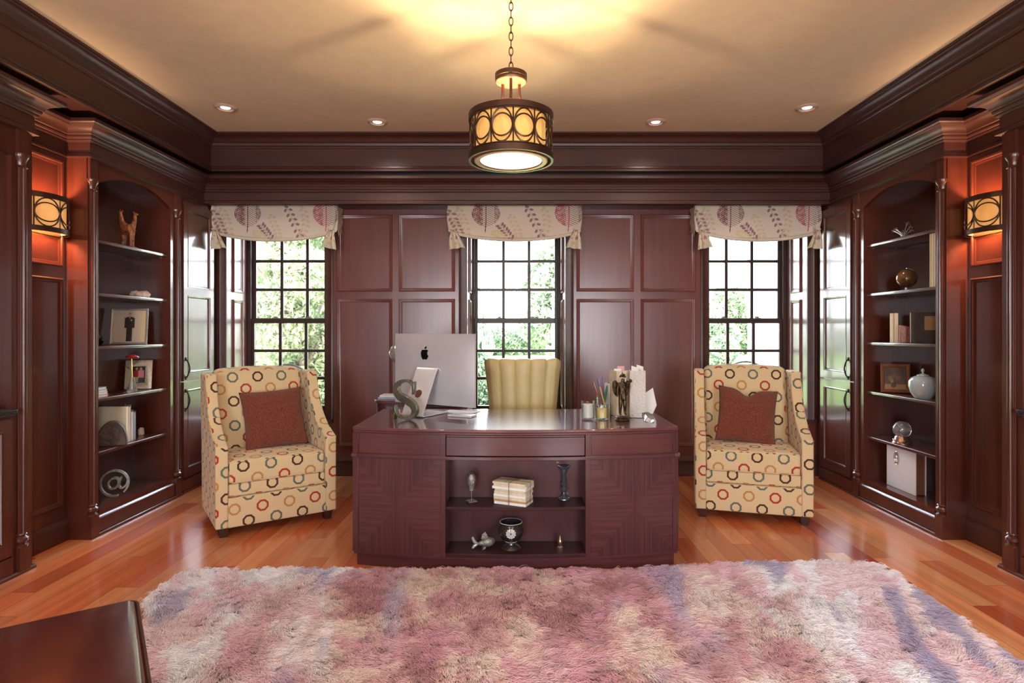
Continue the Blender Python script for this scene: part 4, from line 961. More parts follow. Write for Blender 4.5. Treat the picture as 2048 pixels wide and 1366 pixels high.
# bottom roll and side returns
m = MB(); m.tube([(x, -0.022, z + 0.004) for x, z in list(zip(XS, zb))[10:-10:10]], 0.013, 10)
linen = plain('valance_linen', srgb(206, 194, 176), rough=0.9, var=0.08, nscale=9)
roll0 = m.build('hem_roll', linen, None)
m = MB()
for sg in (-1, 1):
    v = []
    for i in range(7):
        for j in range(12):
            y = -0.0 + 0.15 * i / 6; z = 2.385 - (0.26 + 0.03 * math.sin(i)) * j / 11; v.append((sg * (0.54 + 0.006 * math.sin(j * 1.3 + i)), y, z))
    m.add(v, addface_grid(7, 12))
ret0 = m.build('side_return', linen, None)
def tail_mesh(sg):
    """small pleated tail hanging under a corner"""
    V = []; C = []; N = 28
    for i in range(N + 1):
        u = i / N
        for j in range(13):
            t_ = j / 12
            wid = 0.035 + 0.10 * t_ ** 0.8
            x = sg * (0.50) + (u - 0.45) * wid * (1.0) - sg * 0.03 * t_
            y = -0.035 - 0.018 * math.sin(u * 3 * PI) * (0.4 + t_) - 0.012 * math.sin(t_ * PI)
            z = 2.15 - 0.155 * t_ - 0.03 * t_ * abs(u - 0.5 + 0.2 * sg)
            V.append((x, y, z))
            b = np.array(srgb(208, 197, 176)[:3]); r_ = np.array(srgb(140, 56, 84)[:3]); o_ = np.array(srgb(178, 166, 110)[:3])
            q = math.sin(u * 9 + t_ * 5) * math.sin(t_ * 9 - u * 4)
            C.append(r_ * 0.7 + b * 0.3 if (q > 0.35 and t_ < 0.55) else (o_ if q < -0.72 else b))
    return colmesh('tail', np.array(V), np.array(C), addface_grid(N + 1, 13), MT['attr'])
tm = {-1: tail_mesh(-1), 1: tail_mesh(1)}
wlab = ['floral linen valance over the left window', 'pink leafed linen valance over the middle window', 'floral linen valance over the right window']
for k, (a, b) in enumerate([(-2.62, -1.545), (-0.590, 0.548), (1.533, 2.605)]):
    t = thing('window_valance', wlab[k], 'valance', ((a + b) / 2, 5.07, 0), group='floral linen window valances'); sx_ = (b - a) / 1.08
    t.scale = (sx_, 1, 1)
    for nm_, me_ in (('front_panel', me_front), ('hem_roll', roll0.data), ('side_return', ret0.data), ('tail', tm[-1]), ('tail', tm[1])):
        o = bpy.data.objects.new(nm_, me_); COL.objects.link(o); o.parent = t
    for sg in (-1, 1):
        m = MB(); m.lathe([(0.0, -0.01), (0.02, -0.008), (0.024, 0.0), (0.02, 0.008), (0.0, 0.01)], (sg * 0.497, -0.05, 2.148), 14); m.build('tie', linen, t)
for o in (roll0, ret0): bpy.data.objects.remove(o)
# ================================================================ RUG
def rug():
    edge = [(-1.74, 3.05), (-1.66, 3.09), (-1.3, 3.10), (-0.9, 3.10), (-0.4, 3.105), (0.2, 3.10), (0.7, 3.12), (1.1, 3.16), (1.5, 3.18), (1.84, 3.18), (1.93, 3.08), (1.90, 2.85), (1.905, 2.6), (1.88, 2.4), (1.87, 2.1), (1.9, 1.7), (1.86, 1.1),
            (1.0, 1.0), (0.0, 1.04), (-1.0, 1.0), (-1.62, 1.05), (-1.60, 1.6), (-1.62, 2.1), (-1.57, 2.35), (-1.62, 2.58), (-1.72, 2.72), (-1.75, 2.9)]
    n = len(edge); P = [Vector((x, y, 0)) for x, y in edge]; E_ = []
    for i in range(n):
        p0, p1, p2, p3 = P[i - 1], P[i], P[(i + 1) % n], P[(i + 2) % n]
        for k in range(4):
            t = k / 4; E_.append(0.5 * ((2 * p1) + (p2 - p0) * t + (2 * p0 - 5 * p1 + 4 * p2 - p3) * t * t + (3 * p1 - p0 - 3 * p2 + p3) * t ** 3))
    poly = [(p.x, p.y) for p in E_]
    c = Vector((0.1, 2.1)); bm = bmesh.new()
    NR = 60; rings = []
    for r in range(NR + 1):
        k = r / NR
        rings.append([bm.verts.new((c.x + (x - c.x) * k, c.y + (y - c.y) * k, 0.010 + 0.008 * math.sin(x * k * 7) * math.sin(y * 5) - 0.006 * (k > 0.98))) for x, y in poly] if r else [bm.verts.new((c.x, c.y, 0.012))])
    L_ = len(poly)
    for i in range(L_): bm.faces.new((rings[0][0], rings[1][i], rings[1][(i + 1) % L_]))
    for r in range(1, NR):
        for i in range(L_): bm.faces.new((rings[r][i], rings[r + 1][i], rings[r + 1][(i + 1) % L_], rings[r][(i + 1) % L_]))
    me = bpy.data.meshes.new('shag_rug'); bm.to_mesh(me); bm.free()
    L_t = thing('shag_rug', 'large shaggy fur rug mottled pink, lavender and cream before the desk', 'rug', (0.1, 2.1, 0))
    for v in me.vertices: v.co -= Vector((0.1, 2.1, 0))
    me.materials.append(plain('rug_backing', srgb(150, 110, 112), rough=0.95))
    o = bpy.data.objects.new('backing', me); COL.objects.link(o); o.parent = L_t
    # ---- pile: curves in tufts
    rng = np.random.RandomState(5)
    def vn(x, y, sc_, seed):
        g = np.random.RandomState(seed).rand(64, 64); X_, Y_ = x * sc_ + 100, y * sc_ + 100; i, j = np.floor(X_).astype(int), np.floor(Y_).astype(int); fx, fy = X_ - i, Y_ - j
        fx = fx * fx * (3 - 2 * fx); fy = fy * fy * (3 - 2 * fy); i %= 64; j %= 64; i1, j1 = (i + 1) % 64, (j + 1) % 64
        return (g[i, j] * (1 - fx) + g[i1, j] * fx) * (1 - fy) + (g[i, j1] * (1 - fx) + g[i1, j1] * fx) * fy
    def fbm(x, y, sc_, seed, o_=3): return sum(vn(x, y, sc_ * 2 ** k, seed + k) * 0.5 ** k for k in range(o_)) / sum(0.5 ** k for k in range(o_))
    def inside(x, y):
        c_ = np.zeros(len(x), bool); n_ = len(poly)
        for i in range(n_):
            (x0, y0), (x1, y1) = poly[i], poly[(i + 1) % n_]
            if y0 == y1: continue
            c_ ^= ((y0 > y) != (y1 > y)) & (x < (x1 - x0) * (y - y0) / (y1 - y0) + x0)
        return c_
    NT = 26000; PER = 17
    tx = rng.uniform(-1.85, 2.0, NT * 2); ty = rng.uniform(0.95, 3.25, NT * 2); keep = inside(tx, ty) & ((ty > 1.95) | (rng.rand(NT * 2) < 0.35)); tx, ty = tx[keep], ty[keep]
    k = len(tx); x = np.repeat(tx, PER) + rng.normal(0, 0.009, k * PER); y = np.repeat(ty, PER) + rng.normal(0, 0.009, k * PER); n = len(x)
    ang = np.repeat(-0.6 + 2.6 * (fbm(tx, ty, 2.2, 11) - 0.5) + 3.0 * (fbm(tx, ty, 7, 17) - 0.5), PER) + rng.normal(0, 0.25, n)
    cl = np.repeat(0.55 + 0.45 * rng.rand(k), PER) * rng.uniform(0.8, 1.15, n); ln = 0.055 * cl
    out = 0.35 + 0.75 * fbm(x, y, 5, 23)
    dx, dy = np.cos(ang), np.sin(ang)
    tipx = np.repeat(tx, PER) * 0.5 + x * 0.5; tipy = np.repeat(ty, PER) * 0.5 + y * 0.5
    curl = rng.normal(0, 0.004, (n, 3, 2)); P3 = np.zeros((n, 4, 3), 'f')
    for q, (h_, d_, b_) in enumerate(((0.0, 0.0, 0.0), (0.52, 0.16, 0.35), (0.80, 0.52, 0.75), (0.72, 1.0, 1.0))):
        P3[:, q, 0] = x + (tipx - x) * b_ + dx * ln * d_ * out + (curl[:, q - 1, 0] * b_ if q else 0)
        P3[:, q, 1] = y + (tipy - y) * b_ + dy * ln * d_ * out + (curl[:, q - 1, 1] * b_ if q else 0)
        P3[:, q, 2] = 0.008 + h_ * ln * (1.15 - 0.35 * out)
    P3 -= np.array([0.1, 2.1, 0], 'f')
    hc = bpy.data.hair_curves.new('pile'); hc.add_curves([4] * n); hc.position_data.foreach_set('vector', P3.reshape(-1))
    ra = hc.attributes.new('radius', 'FLOAT', 'POINT'); ra.data.foreach_set('value', np.tile(np.array([0.0011, 0.0010, 0.0008, 0.0003], 'f'), n))
    # colour of every strand
    def C(*c_): return np.array(srgb(*c_)[:3])
    X_, Y_ = np.repeat(tx, PER), np.repeat(ty, PER); sx_ = X_ + (X_ - 0.1) * 0.25 * (2.6 - Y_)    # streaks fan out slightly
    a1 = fbm(sx_ * 2.0, Y_ * 1.2, 3.4, 31, 4)[:, None]; a2 = fbm(sx_ * 1.8 + 5, Y_ * 1.2, 3.6, 41, 4)[:, None]; a3 = fbm(x, y, 22, 51, 2)[:, None]; a4 = fbm(sx_ * 2.4, Y_ * 0.5, 3.0, 61, 4)[:, None]
    def st(v, a, b): t_ = np.clip((v - a) / (b - a), 0, 1); return t_ * t_ * (3 - 2 * t_)
    warm = C(222, 182, 180) + (C(234, 212, 202) - C(222, 182, 180)) * st(a1, 0.5, 0.62); warm = warm + (C(184, 136, 140) - warm) * (1 - st(a1, 0.34, 0.47)) * 0.75; warm = warm + (C(216, 160, 178) - warm) * st(a2, 0.52, 0.62) * 0.6
    cool = C(244, 226, 230) + (C(248, 246, 250) - C(244, 226, 230)) * st(a1, 0.45, 0.58); cool = cool + (C(234, 190, 202) - cool) * st(a2, 0.52, 0.62) * 0.55; cool = cool + (C(166, 162, 196) - cool) * st(a4, 0.57, 0.67) * 0.75 * np.where(X_[:, None] < 0, 0.8, 1.0)
    side = st(np.abs(X_[:, None] - 0.05) + (a4 - 0.5) * 1.3, 0.6, 1.25); col = warm * (1 - side) + cool * side
    col = col + (C(132, 92, 96) - col) * (1 - st(a3, 0.22, 0.42)) * 0.35 * (1 - side * 0.6); col = col * rng.uniform(0.86, 1.12, (n, 1)); c4 = np.ones((n, 4), 'f'); c4[:, :3] = np.clip(col, 0, 1)
    ca = hc.attributes.new('Col', 'FLOAT_COLOR', 'CURVE'); ca.data.foreach_set('color', c4.reshape(-1))
    m = attr_mat('rug_fur', 0.8, spec=0.15); hc.materials.append(m)
    ho = bpy.data.objects.new('pile', hc); COL.objects.link(ho); ho.parent = L_t; ho['kind'] = 'stuff'
rug()

# ================================================================ OUTSIDE
def leafmesh(name, centres, radii, n, size, mat, parent, seed, squash=1.0, droop=0.0):
    rng = np.random.RandomState(seed); k = len(centres); w_ = np.array([r ** 2 for r in radii]); w_ = w_ / w_.sum()
    ci = rng.choice(k, n, p=w_); d = rng.normal(size=(n, 3)); d /= np.linalg.norm(d, axis=1)[:, None]
    rr = rng.uniform(0.55, 1.05, n) ** 0.6
    c = np.array(centres)[ci] + d * (np.array(radii)[ci] * rr)[:, None] * np.array([1, 1, squash])
    a = rng.normal(size=(n, 3)); a /= np.linalg.norm(a, axis=1)[:, None]
    if droop: a = a * (1 - droop) + np.array([0, 0, -1]) * droop; a /= np.linalg.norm(a, axis=1)[:, None]
    b = np.cross(a, rng.normal(size=(n, 3))); b /= np.linalg.norm(b, axis=1)[:, None] + 1e-9
    s_ = size * rng.uniform(0.6, 1.3, n)[:, None]
    v = np.stack([c - a * s_, c + b * s_ * 0.42, c + a * s_, c - b * s_ * 0.42], 1).reshape(-1, 3)
    me = bpy.data.meshes.new(name); me.vertices.add(4 * n); me.vertices.foreach_set('co', v.ravel()); me.loops.add(4 * n); me.loops.foreach_set('vertex_index', np.arange(4 * n))
    me.polygons.add(n); me.polygons.foreach_set('loop_start', np.arange(n) * 4); me.update(calc_edges=True); me.materials.append(mat)
    o = bpy.data.objects.new(name, me); COL.objects.link(o); o.parent = parent; return o
def tree(x, y, h, r, n, mat, label, seed, size=0.07, trunk=0.12, low=0.25, nm='tree', cat='tree', squash=1.0, droop=0.0, blobs=12, group=None):
    t = thing(nm, label, cat, (x, y, -0.3), group=group); rng = random.Random(seed)
    m = MB(); m.tube([(0, 0, -0.05), (0.05, 0, h * 0.3), (-0.03, 0.05, h * 0.6), (0, 0, h * 0.85)], [trunk, trunk * 0.8, trunk * 0.5, trunk * 0.2], 10)
    for k in range(7):
        a = rng.uniform(0, 2 * PI); z0 = h * rng.uniform(0.25, 0.6); q = r * rng.uniform(0.5, 0.8)
        m.tube([(0, 0, z0), (q * 0.5 * math.cos(a), q * 0.5 * math.sin(a), z0 + 0.15 * h), (q * math.cos(a), q * math.sin(a), z0 + 0.28 * h)], [trunk * 0.4, trunk * 0.25, trunk * 0.08], 6)
    m.build('trunk', MT['bark'], t)
    cs, rs = [], []
    for k in range(blobs):
        f = (k + 0.5) / blobs; z = h * (low + (1 - low) * f); q = r * (0.75 * math.sin(PI * (0.15 + 0.8 * f)))
        a = rng.uniform(0, 2 * PI); cs.append((q * math.cos(a) * rng.uniform(0.3, 0.9), q * math.sin(a) * rng.uniform(0.3, 0.9), z * 0.95)); rs.append(r * rng.uniform(0.32, 0.5))
    leafmesh('crown', cs, rs, n, size, mat, t, seed, squash, droop)
    return t
m = MB(); m.box(-60, 60, 5.9, 90, -0.45, -0.35); struct(m.build('ground', MT['lawn'], smooth=0))
m = MB(); m.box(-8, 8, 5.9, 8.6, -0.35, -0.30); struct(m.build('path', MT['paving'], smooth=0))
m = MB(); m.box(-20, 40, 21, 24.5, -0.35, -0.33); struct(m.build('road', MT['paving'], smooth=0))
tree(-4.3, 10.8, 5.6, 2.1, 60000, MT['leafA'], 'leafy bright green tree filling the left window', 11, size=0.05, low=0.05, blobs=26)
tree(-2.9, 8.0, 3.6, 1.1, 26000, MT['leafA'], 'broad bushy tree in front, at the lower right of the left window', 12, size=0.045, low=0.02, blobs=16)
tree(-7.4, 16.5, 7.0, 2.3, 16000, MT['leafC'], 'darker tree standing behind the bright one beyond the left window', 13, size=0.11, low=0.1, blobs=20)
tree(2.0, 26, 5.4, 2.3, 12000, MT['leafB'], 'pale round tree across the lawn, seen at the right of the middle window', 14, size=0.16, low=0.25, blobs=16)
tree(-1.7, 17, 3.4, 1.2, 8000, MT['leafB'], 'drooping willow across the lawn, at the left of the middle window', 15, size=0.14, low=0.2, droop=0.75, nm='willow_tree')
tree(11.4, 31, 3.7, 1.7, 11000, MT['leafB'], 'rounded tree far across the driveway in the middle of the right window', 16, size=0.18, low=0.15)
tree(7.6, 22.5, 2.3, 1.1, 7000, MT['leafB'], 'low pale tree at the left edge of the right window', 17, size=0.14, low=0.05)
tree(16.4, 36, 4.4, 2.0, 9000, MT['leafB'], 'tree half hidden behind the white column outside', 18, size=0.2, low=0.1)
tree(-0.55, 8.9, 1.15, 0.5, 5000, MT['leafC'], 'small garden shrub outside the middle window', 19, size=0.05, low=0.1, trunk=0.03, nm='shrub', cat='shrub', blobs=8)
tree(2.6, 9.3, 1.2, 0.45, 4500, MT['leafA'], 'small shrub outside the right window', 20, size=0.05, low=0.1, trunk=0.03, nm='shrub', cat='shrub', blobs=8)
# long clipped hedge far away
t = thing('hedge', 'long low hedge at the far side of the driveway', 'hedge', (6, 40, -0.35))
cs = [(x * 1.0, 0.6 * math.sin(x), 0.9) for x in range(-26, 27)]; leafmesh('foliage', cs, [1.05] * len(cs), 22000, 0.2, MT['leafC'], t, 21)
m = MB(); [m.tube([(x, 0, 0), (x, 0, 1.0)], 0.05, 6) for x in range(-26, 27, 4)]; m.build('stems', MT['bark'], t)['kind'] = 'stuff'
# white porch column
t = thing('porch_column', 'thick white square porch column standing outside the right window', 'column', (3.72, 8.75, -0.3))
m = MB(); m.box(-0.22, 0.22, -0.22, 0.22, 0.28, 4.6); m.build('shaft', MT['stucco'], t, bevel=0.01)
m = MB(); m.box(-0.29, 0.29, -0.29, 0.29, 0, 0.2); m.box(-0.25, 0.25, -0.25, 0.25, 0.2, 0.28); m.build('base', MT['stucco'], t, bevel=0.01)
# garden chairs with hooped backs
def garden_chair(x, y, rz, label, top):
    t = thing('garden_chair', label, 'garden chair', (x, y, -0.3), rz, group='dark iron garden chairs outside')
    m = MB(); hoop = [(0.24 * math.cos(a), 0.02, top - 0.24 + 0.24 * math.sin(a) * 0.75) for a in [PI * i / 16 for i in range(17)]]
    m.tube([(0.24, 0, 0.42)] + hoop + [(-0.24, 0, 0.42)], 0.011, 8)
    for x_ in (-0.12, 0, 0.12): m.tube([(x_, 0, 0.42), (x_, 0.02, top - 0.10)], 0.006, 6)
    m.build('back_hoop', MT['iron'], t)
    m = MB(); m.rbox((0, -0.23, 0.42), (0.24, 0.23, 0.015), 0.01, 2); m.build('seat', MT['iron'], t)
    for (a, b) in ((-0.22, -0.02), (0.22, -0.02), (-0.22, -0.44), (0.22, -0.44)): m = MB(); m.tube([(a, b, 0.41), (a * 1.08, b * 1.05, 0)], 0.011, 8); m.build('leg', MT['iron'], t)
garden_chair(PX(572, 6.6), 6.6, 0.1, 'iron garden chair whose hoop shows above the left armchair', 0.3 + PZ(719, 6.6))
garden_chair(PX(1493, 6.6), 6.6, 0.0, 'iron garden chair whose hoop shows above the right armchair', 0.3 + PZ(713, 6.6))
# ================================================================ THINGS ON THE DESK
ZD = 0.7605
def DP(px, py, z=ZD):            # pixel on a horizontal plane z -> world point
    k = (CH - z) / (py - CY); return ((px - CX) * k, F * k)
# computer
t = thing('desktop_computer', 'silver all-in-one computer with a black apple logo, its back to the room', 'computer', (-0.528, 3.76, ZD), math.radians(-30))
m = MB(); W_, H_, Z0 = 0.320, 0.226, 0.052
N = 24; v = []
for i in range(N + 1):
    for j in range(N + 1):
        u, w_ = -1 + 2 * i / N, -1 + 2 * j / N; th = 0.035 * (1 - abs(u) ** 3) * (1 - abs(w_) ** 3)
        v.append((u * W_, -0.004 - th, Z0 + H_ + w_ * H_))
m.add(v, addface_grid(N + 1, N + 1)); m.box(-W_, W_, -0.005, 0.002, Z0, Z0 + 2 * H_)
body = m.build('display_back', MT['alu'], t, smooth=50)
m = MB(); m.box(-W_ + .004, W_ - .004, 0.002, 0.004, Z0 + 0.07, Z0 + 2 * H_ - .004); m.build('screen', MT['black'], t, smooth=0)
# logo
def pt(cx, cz, r, a): return (cx + r * math.cos(math.radians(a)), cz + r * math.sin(math.radians(a)))
half = smoothcurve([(0, 0.78, 0), (0.22, 0.88, 0), (0.5, 0.86, 0), (0.76, 0.66, 0), (0.60, 0.45, 0), (0.56, 0.15, 0), (0.66, -0.12, 0), (0.84, -0.26, 0), (0.66, -0.68, 0), (0.40, -0.95, 0), (0.2, -0.95, 0), (0, -0.88, 0)], 5)
lefth = smoothcurve([(0, -0.88, 0), (-0.22, -0.96, 0), (-0.44, -0.93, 0), (-0.74, -0.5, 0), (-0.86, 0.0, 0), (-0.82, 0.5, 0), (-0.56, 0.82, 0), (-0.25, 0.86, 0), (0, 0.78, 0)], 5)
sc_ = 0.034; outline = [(p[0] * sc_, p[1] * sc_) for p in (half + lefth[1:-1])]
m = MB(); zc_ = Z0 + H_ + 0.095
m.prism([(-0.045 - p[0] * 0 + p[0], zc_ + p[1]) for p in outline], -0.0412, -0.036, 'y')
leaf = [(0.0, 0.98), (0.02, 1.2), (0.15, 1.4), (0.38, 1.5), (0.37, 1.28), (0.24, 1.08)]
m.prism([(-0.045 + p[0] * sc_, zc_ + p[1] * sc_) for p in leaf], -0.0412, -0.034, 'y'); m.build('apple_logo', MT['black'], t, smooth=0)
# bent stand: strip profile in y/z
prof = smoothcurve([(0, -0.03, 0.262), (0, -0.055, 0.285), (0, -0.075, 0.277), (0, -0.115, 0.20), (0, -0.182, 0.07), (0, -0.210, 0.014), (0, -0.203, 0.004), (0, -0.17, 0.003), (0, 0.04, 0.003)], 6)
m = MB(); v = []; hw = 0.080
for i, p in enumerate(prof):
    a = Vector(prof[max(i - 1, 0)]); b = Vector(prof[min(i + 1, len(prof) - 1)]); tn = (b - a).normalized(); nn = Vector((0, -tn.z, tn.y)) * 0.0035
    q = Vector(p); o1_, o2_ = q + nn, q - nn
    v += [(-hw, o1_.y, o1_.z + .003), (hw, o1_.y, o1_.z + .003), (hw, o2_.y, o2_.z + .003), (-hw, o2_.y, o2_.z + .003)]
k = len(prof) - 1; m.add(v, addface_grid(k + 1, 4, closed_v=True) + [(0, 1, 2, 3), (4 * k + 3, 4 * k + 2, 4 * k + 1, 4 * k)])
stand = m.build('stand', MT['alu_bright'], t, smooth=50, bevel=0.0015)
m = MB(); m.lathe([(0, 0), (0.026, 0), (0.026, 0.002), (0, 0.002)], (0, 0, 0), 28, axis='y'); hole = m.build('cable_hole', MT['rose_silver'], t); hole.location = (0, -0.1575, 0.137); hole.rotation_euler = (math.radians(-27), 0, 0)
# letter S
x, y = DP(811, 840); t_ = None
spine = smoothcurve([(0.052, 0.168, 0), (0.045, 0.205, 0), (0.005, 0.222, 0), (-0.042, 0.205, 0), (-0.055, 0.165, 0), (-0.035, 0.13, 0), (0.01, 0.108, 0), (0.05, 0.08, 0), (0.062, 0.045, 0), (0.04, 0.012, 0), (-0.005, 0.004, 0), (-0.05, 0.022, 0), (-0.064, 0.06, 0)], 6)
n_ = len(spine); ws = []
for i in range(n_):
    f = i / (n_ - 1); ws.append(0.010 + 0.034 * math.sin(PI * min(1, max(0, (f - 0.08) / 0.84))) ** 1.5)
m = MB(); m.ribbon([(p[0], p[1] + 0.008) for p in spine], ws, 0.038)
m.prism([(0.046, 0.150), (0.060, 0.150), (0.062, 0.225), (0.052, 0.225)], -0.019, 0.019, 'y'); m.prism([(-0.072, 0.0), (-0.062, 0.0), (-0.058, 0.085), (-0.074, 0.085)], -0.019, 0.019, 'y')
o = m.build('letter_ornament', MT['green_pewter'], None, bevel=0.002); o.location = (x, y, ZD + 0.0015); o.rotation_euler = (0, 0, math.radians(-14))
tag(o, 'standing metal letter S on the desk in front of the computer', 'ornament')
def slab(name, corners, z, h, mat, label, cat, group=None):
    m = MB(); m.prism(corners, z, z + h); o = m.build(name, mat, None, smooth=0, bevel=min(0.002, h * 0.3)); c = Vector((sum(p[0] for p in corners) / 4, sum(p[1] for p in corners) / 4, z))
    for v in o.data.vertices: v.co -= c
    o.location = c; tag(o, label, cat, group); return o
def quad(cx_, cy_, w_, d_, a): c, s_ = math.cos(a), math.sin(a); return [(cx_ + c * x - s_ * y, cy_ + s_ * x + c * y) for x, y in ((-w_ / 2, -d_ / 2), (w_ / 2, -d_ / 2), (w_ / 2, d_ / 2), (-w_ / 2, d_ / 2))]
slab('magazine', quad(-0.66, 3.66, 0.20, 0.11, -0.3), ZD, 0.006, MT['orange'], 'orange covered magazine lying behind the metal letter S', 'magazine')
slab('keyboard', quad(-0.335, 3.60, 0.16, 0.075, -0.42), ZD + 0.0005, 0.012, MT['alu_bright'], 'flat silver keyboard lying right of the computer stand', 'keyboard')
slab('paper_sheet', quad(-0.36, 3.80, 0.22, 0.12, -0.35), ZD, 0.003, MT['white'], 'white sheet of paper behind the silver keyboard', 'paper')
# candles
def candle(px, py, r, h, wax, wz0, wz1, label, ribs):
    x, y = DP(px, py); t = thing('candle_glass', label, 'candle', (x, y, ZD))
    m = MB(); m.lathe([(0, 0.001), (r * 0.92, 0.001), (r, 0.006), (r, h), (r - 0.003, h), (r - 0.003, 0.008), (0, 0.006)], n=72, flutes=ribs, fd=0.03 if ribs else 0); m.build('glass_jar', MT['glass'], t)
    m = MB(); m.lathe([(0, wz0), (r - 0.0045, wz0), (r - 0.0045, wz1), (0, wz1)], n=32); m.build('wax', wax, t)
    m = MB(); m.tube([(0, 0, wz1 - .002), (0, 0, wz1 + 0.012)], 0.0012, 6); m.build('wick', MT['black'], t)
candle(1176, 838, 0.040, 0.108, MT['wax'], 0.012, 0.088, 'tall white candle in a clear glass on the desk', 0)
candle(1204, 838, 0.041, 0.088, MT['ywax'], 0.010, 0.062, 'short ribbed glass holding yellow wax, right of the white candle', 24)
# pen cup
x, y = DP(1206, 829); t = thing('pen_cup', 'square clear glass pen cup behind the yellow candle', 'pen cup', (x, y, ZD))
m = MB(); h = 0.036
for (a, b, c, d) in ((-h, h, -h, -h + .003), (-h, h, h - .003, h), (-h, -h + .003, -h + .003, h - .003), (h - .003, h, -h + .003, h - .003)): m.box(a, b, c, d, 0.004, 0.135)
m.box(-h, h, -h, h, 0.0005, 0.004); m.build('cup', MT['glass'], t, smooth=0)
pens = [((0.0, 0, 0.01), (-0.062, 0.0, 0.205), 'pen_r', 'rust red pen leaning furthest left in the glass cup'), ((0.012, 0.01, 0.01), (-0.030, 0.01, 0.225), 'pen_v', 'violet pen leaning left in the glass cup'),
        ((0.005, 0.02, 0.01), (0.002, 0.022, 0.232), 'pen_v', 'violet pen standing upright in the glass cup'), ((0.02, -0.015, 0.01), (-0.022, -0.015, 0.175), 'pen_y', 'yellow pen in the front of the glass cup'),
        ((-0.01, 0.005, 0.01), (0.030, 0.005, 0.18), 'pen_g', 'thick green marker in the glass cup'), ((-0.012, 0.025, 0.01), (0.04, 0.028, 0.20), 'navy', 'dark slim pen leaning right in the glass cup')]
for (a, b, mt, lb) in pens:
    tt_ = thing('pen', lb, 'pen', (x, y, ZD), group='pens in the glass cup'); A, B = Vector(a), Vector(b); d = B - A
    m = MB(); m.tube([tuple(A), tuple(A + d * 0.06), tuple(A + d * 0.9), tuple(B)], [0.001, 0.0045, 0.0048, 0.0035] if mt != 'pen_g' else [0.004, 0.008, 0.008, 0.007], 8); m.build('barrel', MT[mt], tt_)
    m = MB(); q = A + d * 0.95 + Vector((0, -0.006, 0)); m.tube([tuple(q), tuple(q - d * 0.18)], 0.0014, 5); m.build('clip', MT['silver'], tt_)
# magazine files and papers
def frompx(px0, px1, pyb, pyt, depth, mat, name, label, cat, ang=0.0, th=None, z0=ZD, emb=0):
    x0, y0 = DP(px0, pyb); x1 = (px1 - CX) * y0 / F; top = PZ(pyt, y0)
    t = thing(name, label, cat, ((x0 + x1) / 2, y0 + depth / 2, z0), ang); return t, abs(x1 - x0), top - z0
t, w_, h_ = frompx(1262, 1293, 836, 742, 0.10, None, 'magazine_file', 'embossed white magazine file standing on the desk behind the crystal', 'file box', -0.12)
wm = plain('embossed_white', srgb(214, 210, 204), rough=0.45, bump=1.0, bscale=110, var=0.08, nscale=80)
m = MB(); m.box(-w_ / 2, w_ / 2, -0.05, -0.046, 0.001, h_); m.box(-w_ / 2, w_ / 2, 0.046, 0.05, 0.001, h_); m.box(-w_ / 2, -w_ / 2 + .004, -0.046, 0.046, 0.001, h_); m.box(w_ / 2 - .004, w_ / 2, -0.046, 0.046, 0.001, h_); m.build('box', wm, t, bevel=0.001)
for k, (dx_, hh, mt) in enumerate(((-0.02, 0.03, 'white'), (0.0, 0.018, 'parchment'), (0.02, 0.034, 'white'))):
    m = MB(); m.add([(dx_ - .018, -0.02 + k * .02, 0.01), (dx_ + .022, -0.025 + k * .02, 0.01), (dx_ + .022, -0.025 + k * .02, h_ + hh - .012), (dx_ - .018, -0.02 + k * .02, h_ + hh), (dx_ - .018, -0.018 + k * .02, 0.01), (dx_ + .022, -0.023 + k * .02, 0.01), (dx_ + .022, -0.023 + k * .02, h_ + hh - .012), (dx_ - .018, -0.018 + k * .02, h_ + hh)],
                   [(0, 1, 2, 3), (4, 5, 6, 7), (0, 1, 5, 4), (1, 2, 6, 5), (2, 3, 7, 6), (3, 0, 4, 7)])
    tag(m.build('paper_sheet', MT[mt], None, smooth=0), ['white letter standing furthest front in the embossed file', 'cream letter standing in the middle of the embossed file', 'tall white letter standing at the back of the embossed file'][k], 'paper', 'letters in the embossed file').location = tuple(t.location)
t, w_, h_ = frompx(1227, 1259, 833, 742, 0.10, None, 'magazine_file', 'smooth pale magazine file behind the bronze cherub', 'file box', 0.3)
m = MB(); m.box(-w_ / 2, w_ / 2, -0.05, -0.046, 0.001, h_); m.box(-w_ / 2, w_ / 2, 0.046, 0.05, 0.001, h_); m.box(-w_ / 2, -w_ / 2 + .004, -0.046, 0.046, 0.001, h_); m.box(w_ / 2 - .004, w_ / 2, -0.046, 0.046, 0.001, h_); m.build('box', MT['parchment'], t, bevel=0.001)
for k, (dx_, hh, mt) in enumerate(((-0.02, 0.012, 'white'), (0.005, 0.026, 'pinkpaper'))):
    m = MB(); m.box(dx_ - 0.02, dx_ + 0.024, -0.02 + k * .03, -0.018 + k * .03, 0.01, h_ + hh); tag(m.build('paper_sheet', MT[mt], None, smooth=0), ['white letter in the pale file behind the cherub', 'pink letter in the pale file behind the cherub'][k], 'paper').location = tuple(t.location)
x, y = DP(1219, 830)
m = MB(); m.box(-0.011, -0.007, -0.05, 0.05, 0.0, 0.195); m.box(0.004, 0.008, -0.05, 0.05, 0.0, 0.19); o = m.build('folded_leaflet', MT['white'], None, smooth=0, bevel=0.0005); o.location = (x, y + 0.04, ZD); o.rotation_euler = (0, 0, 0.15); tag(o, 'narrow white leaflets standing between the pens and the pale file', 'leaflet')
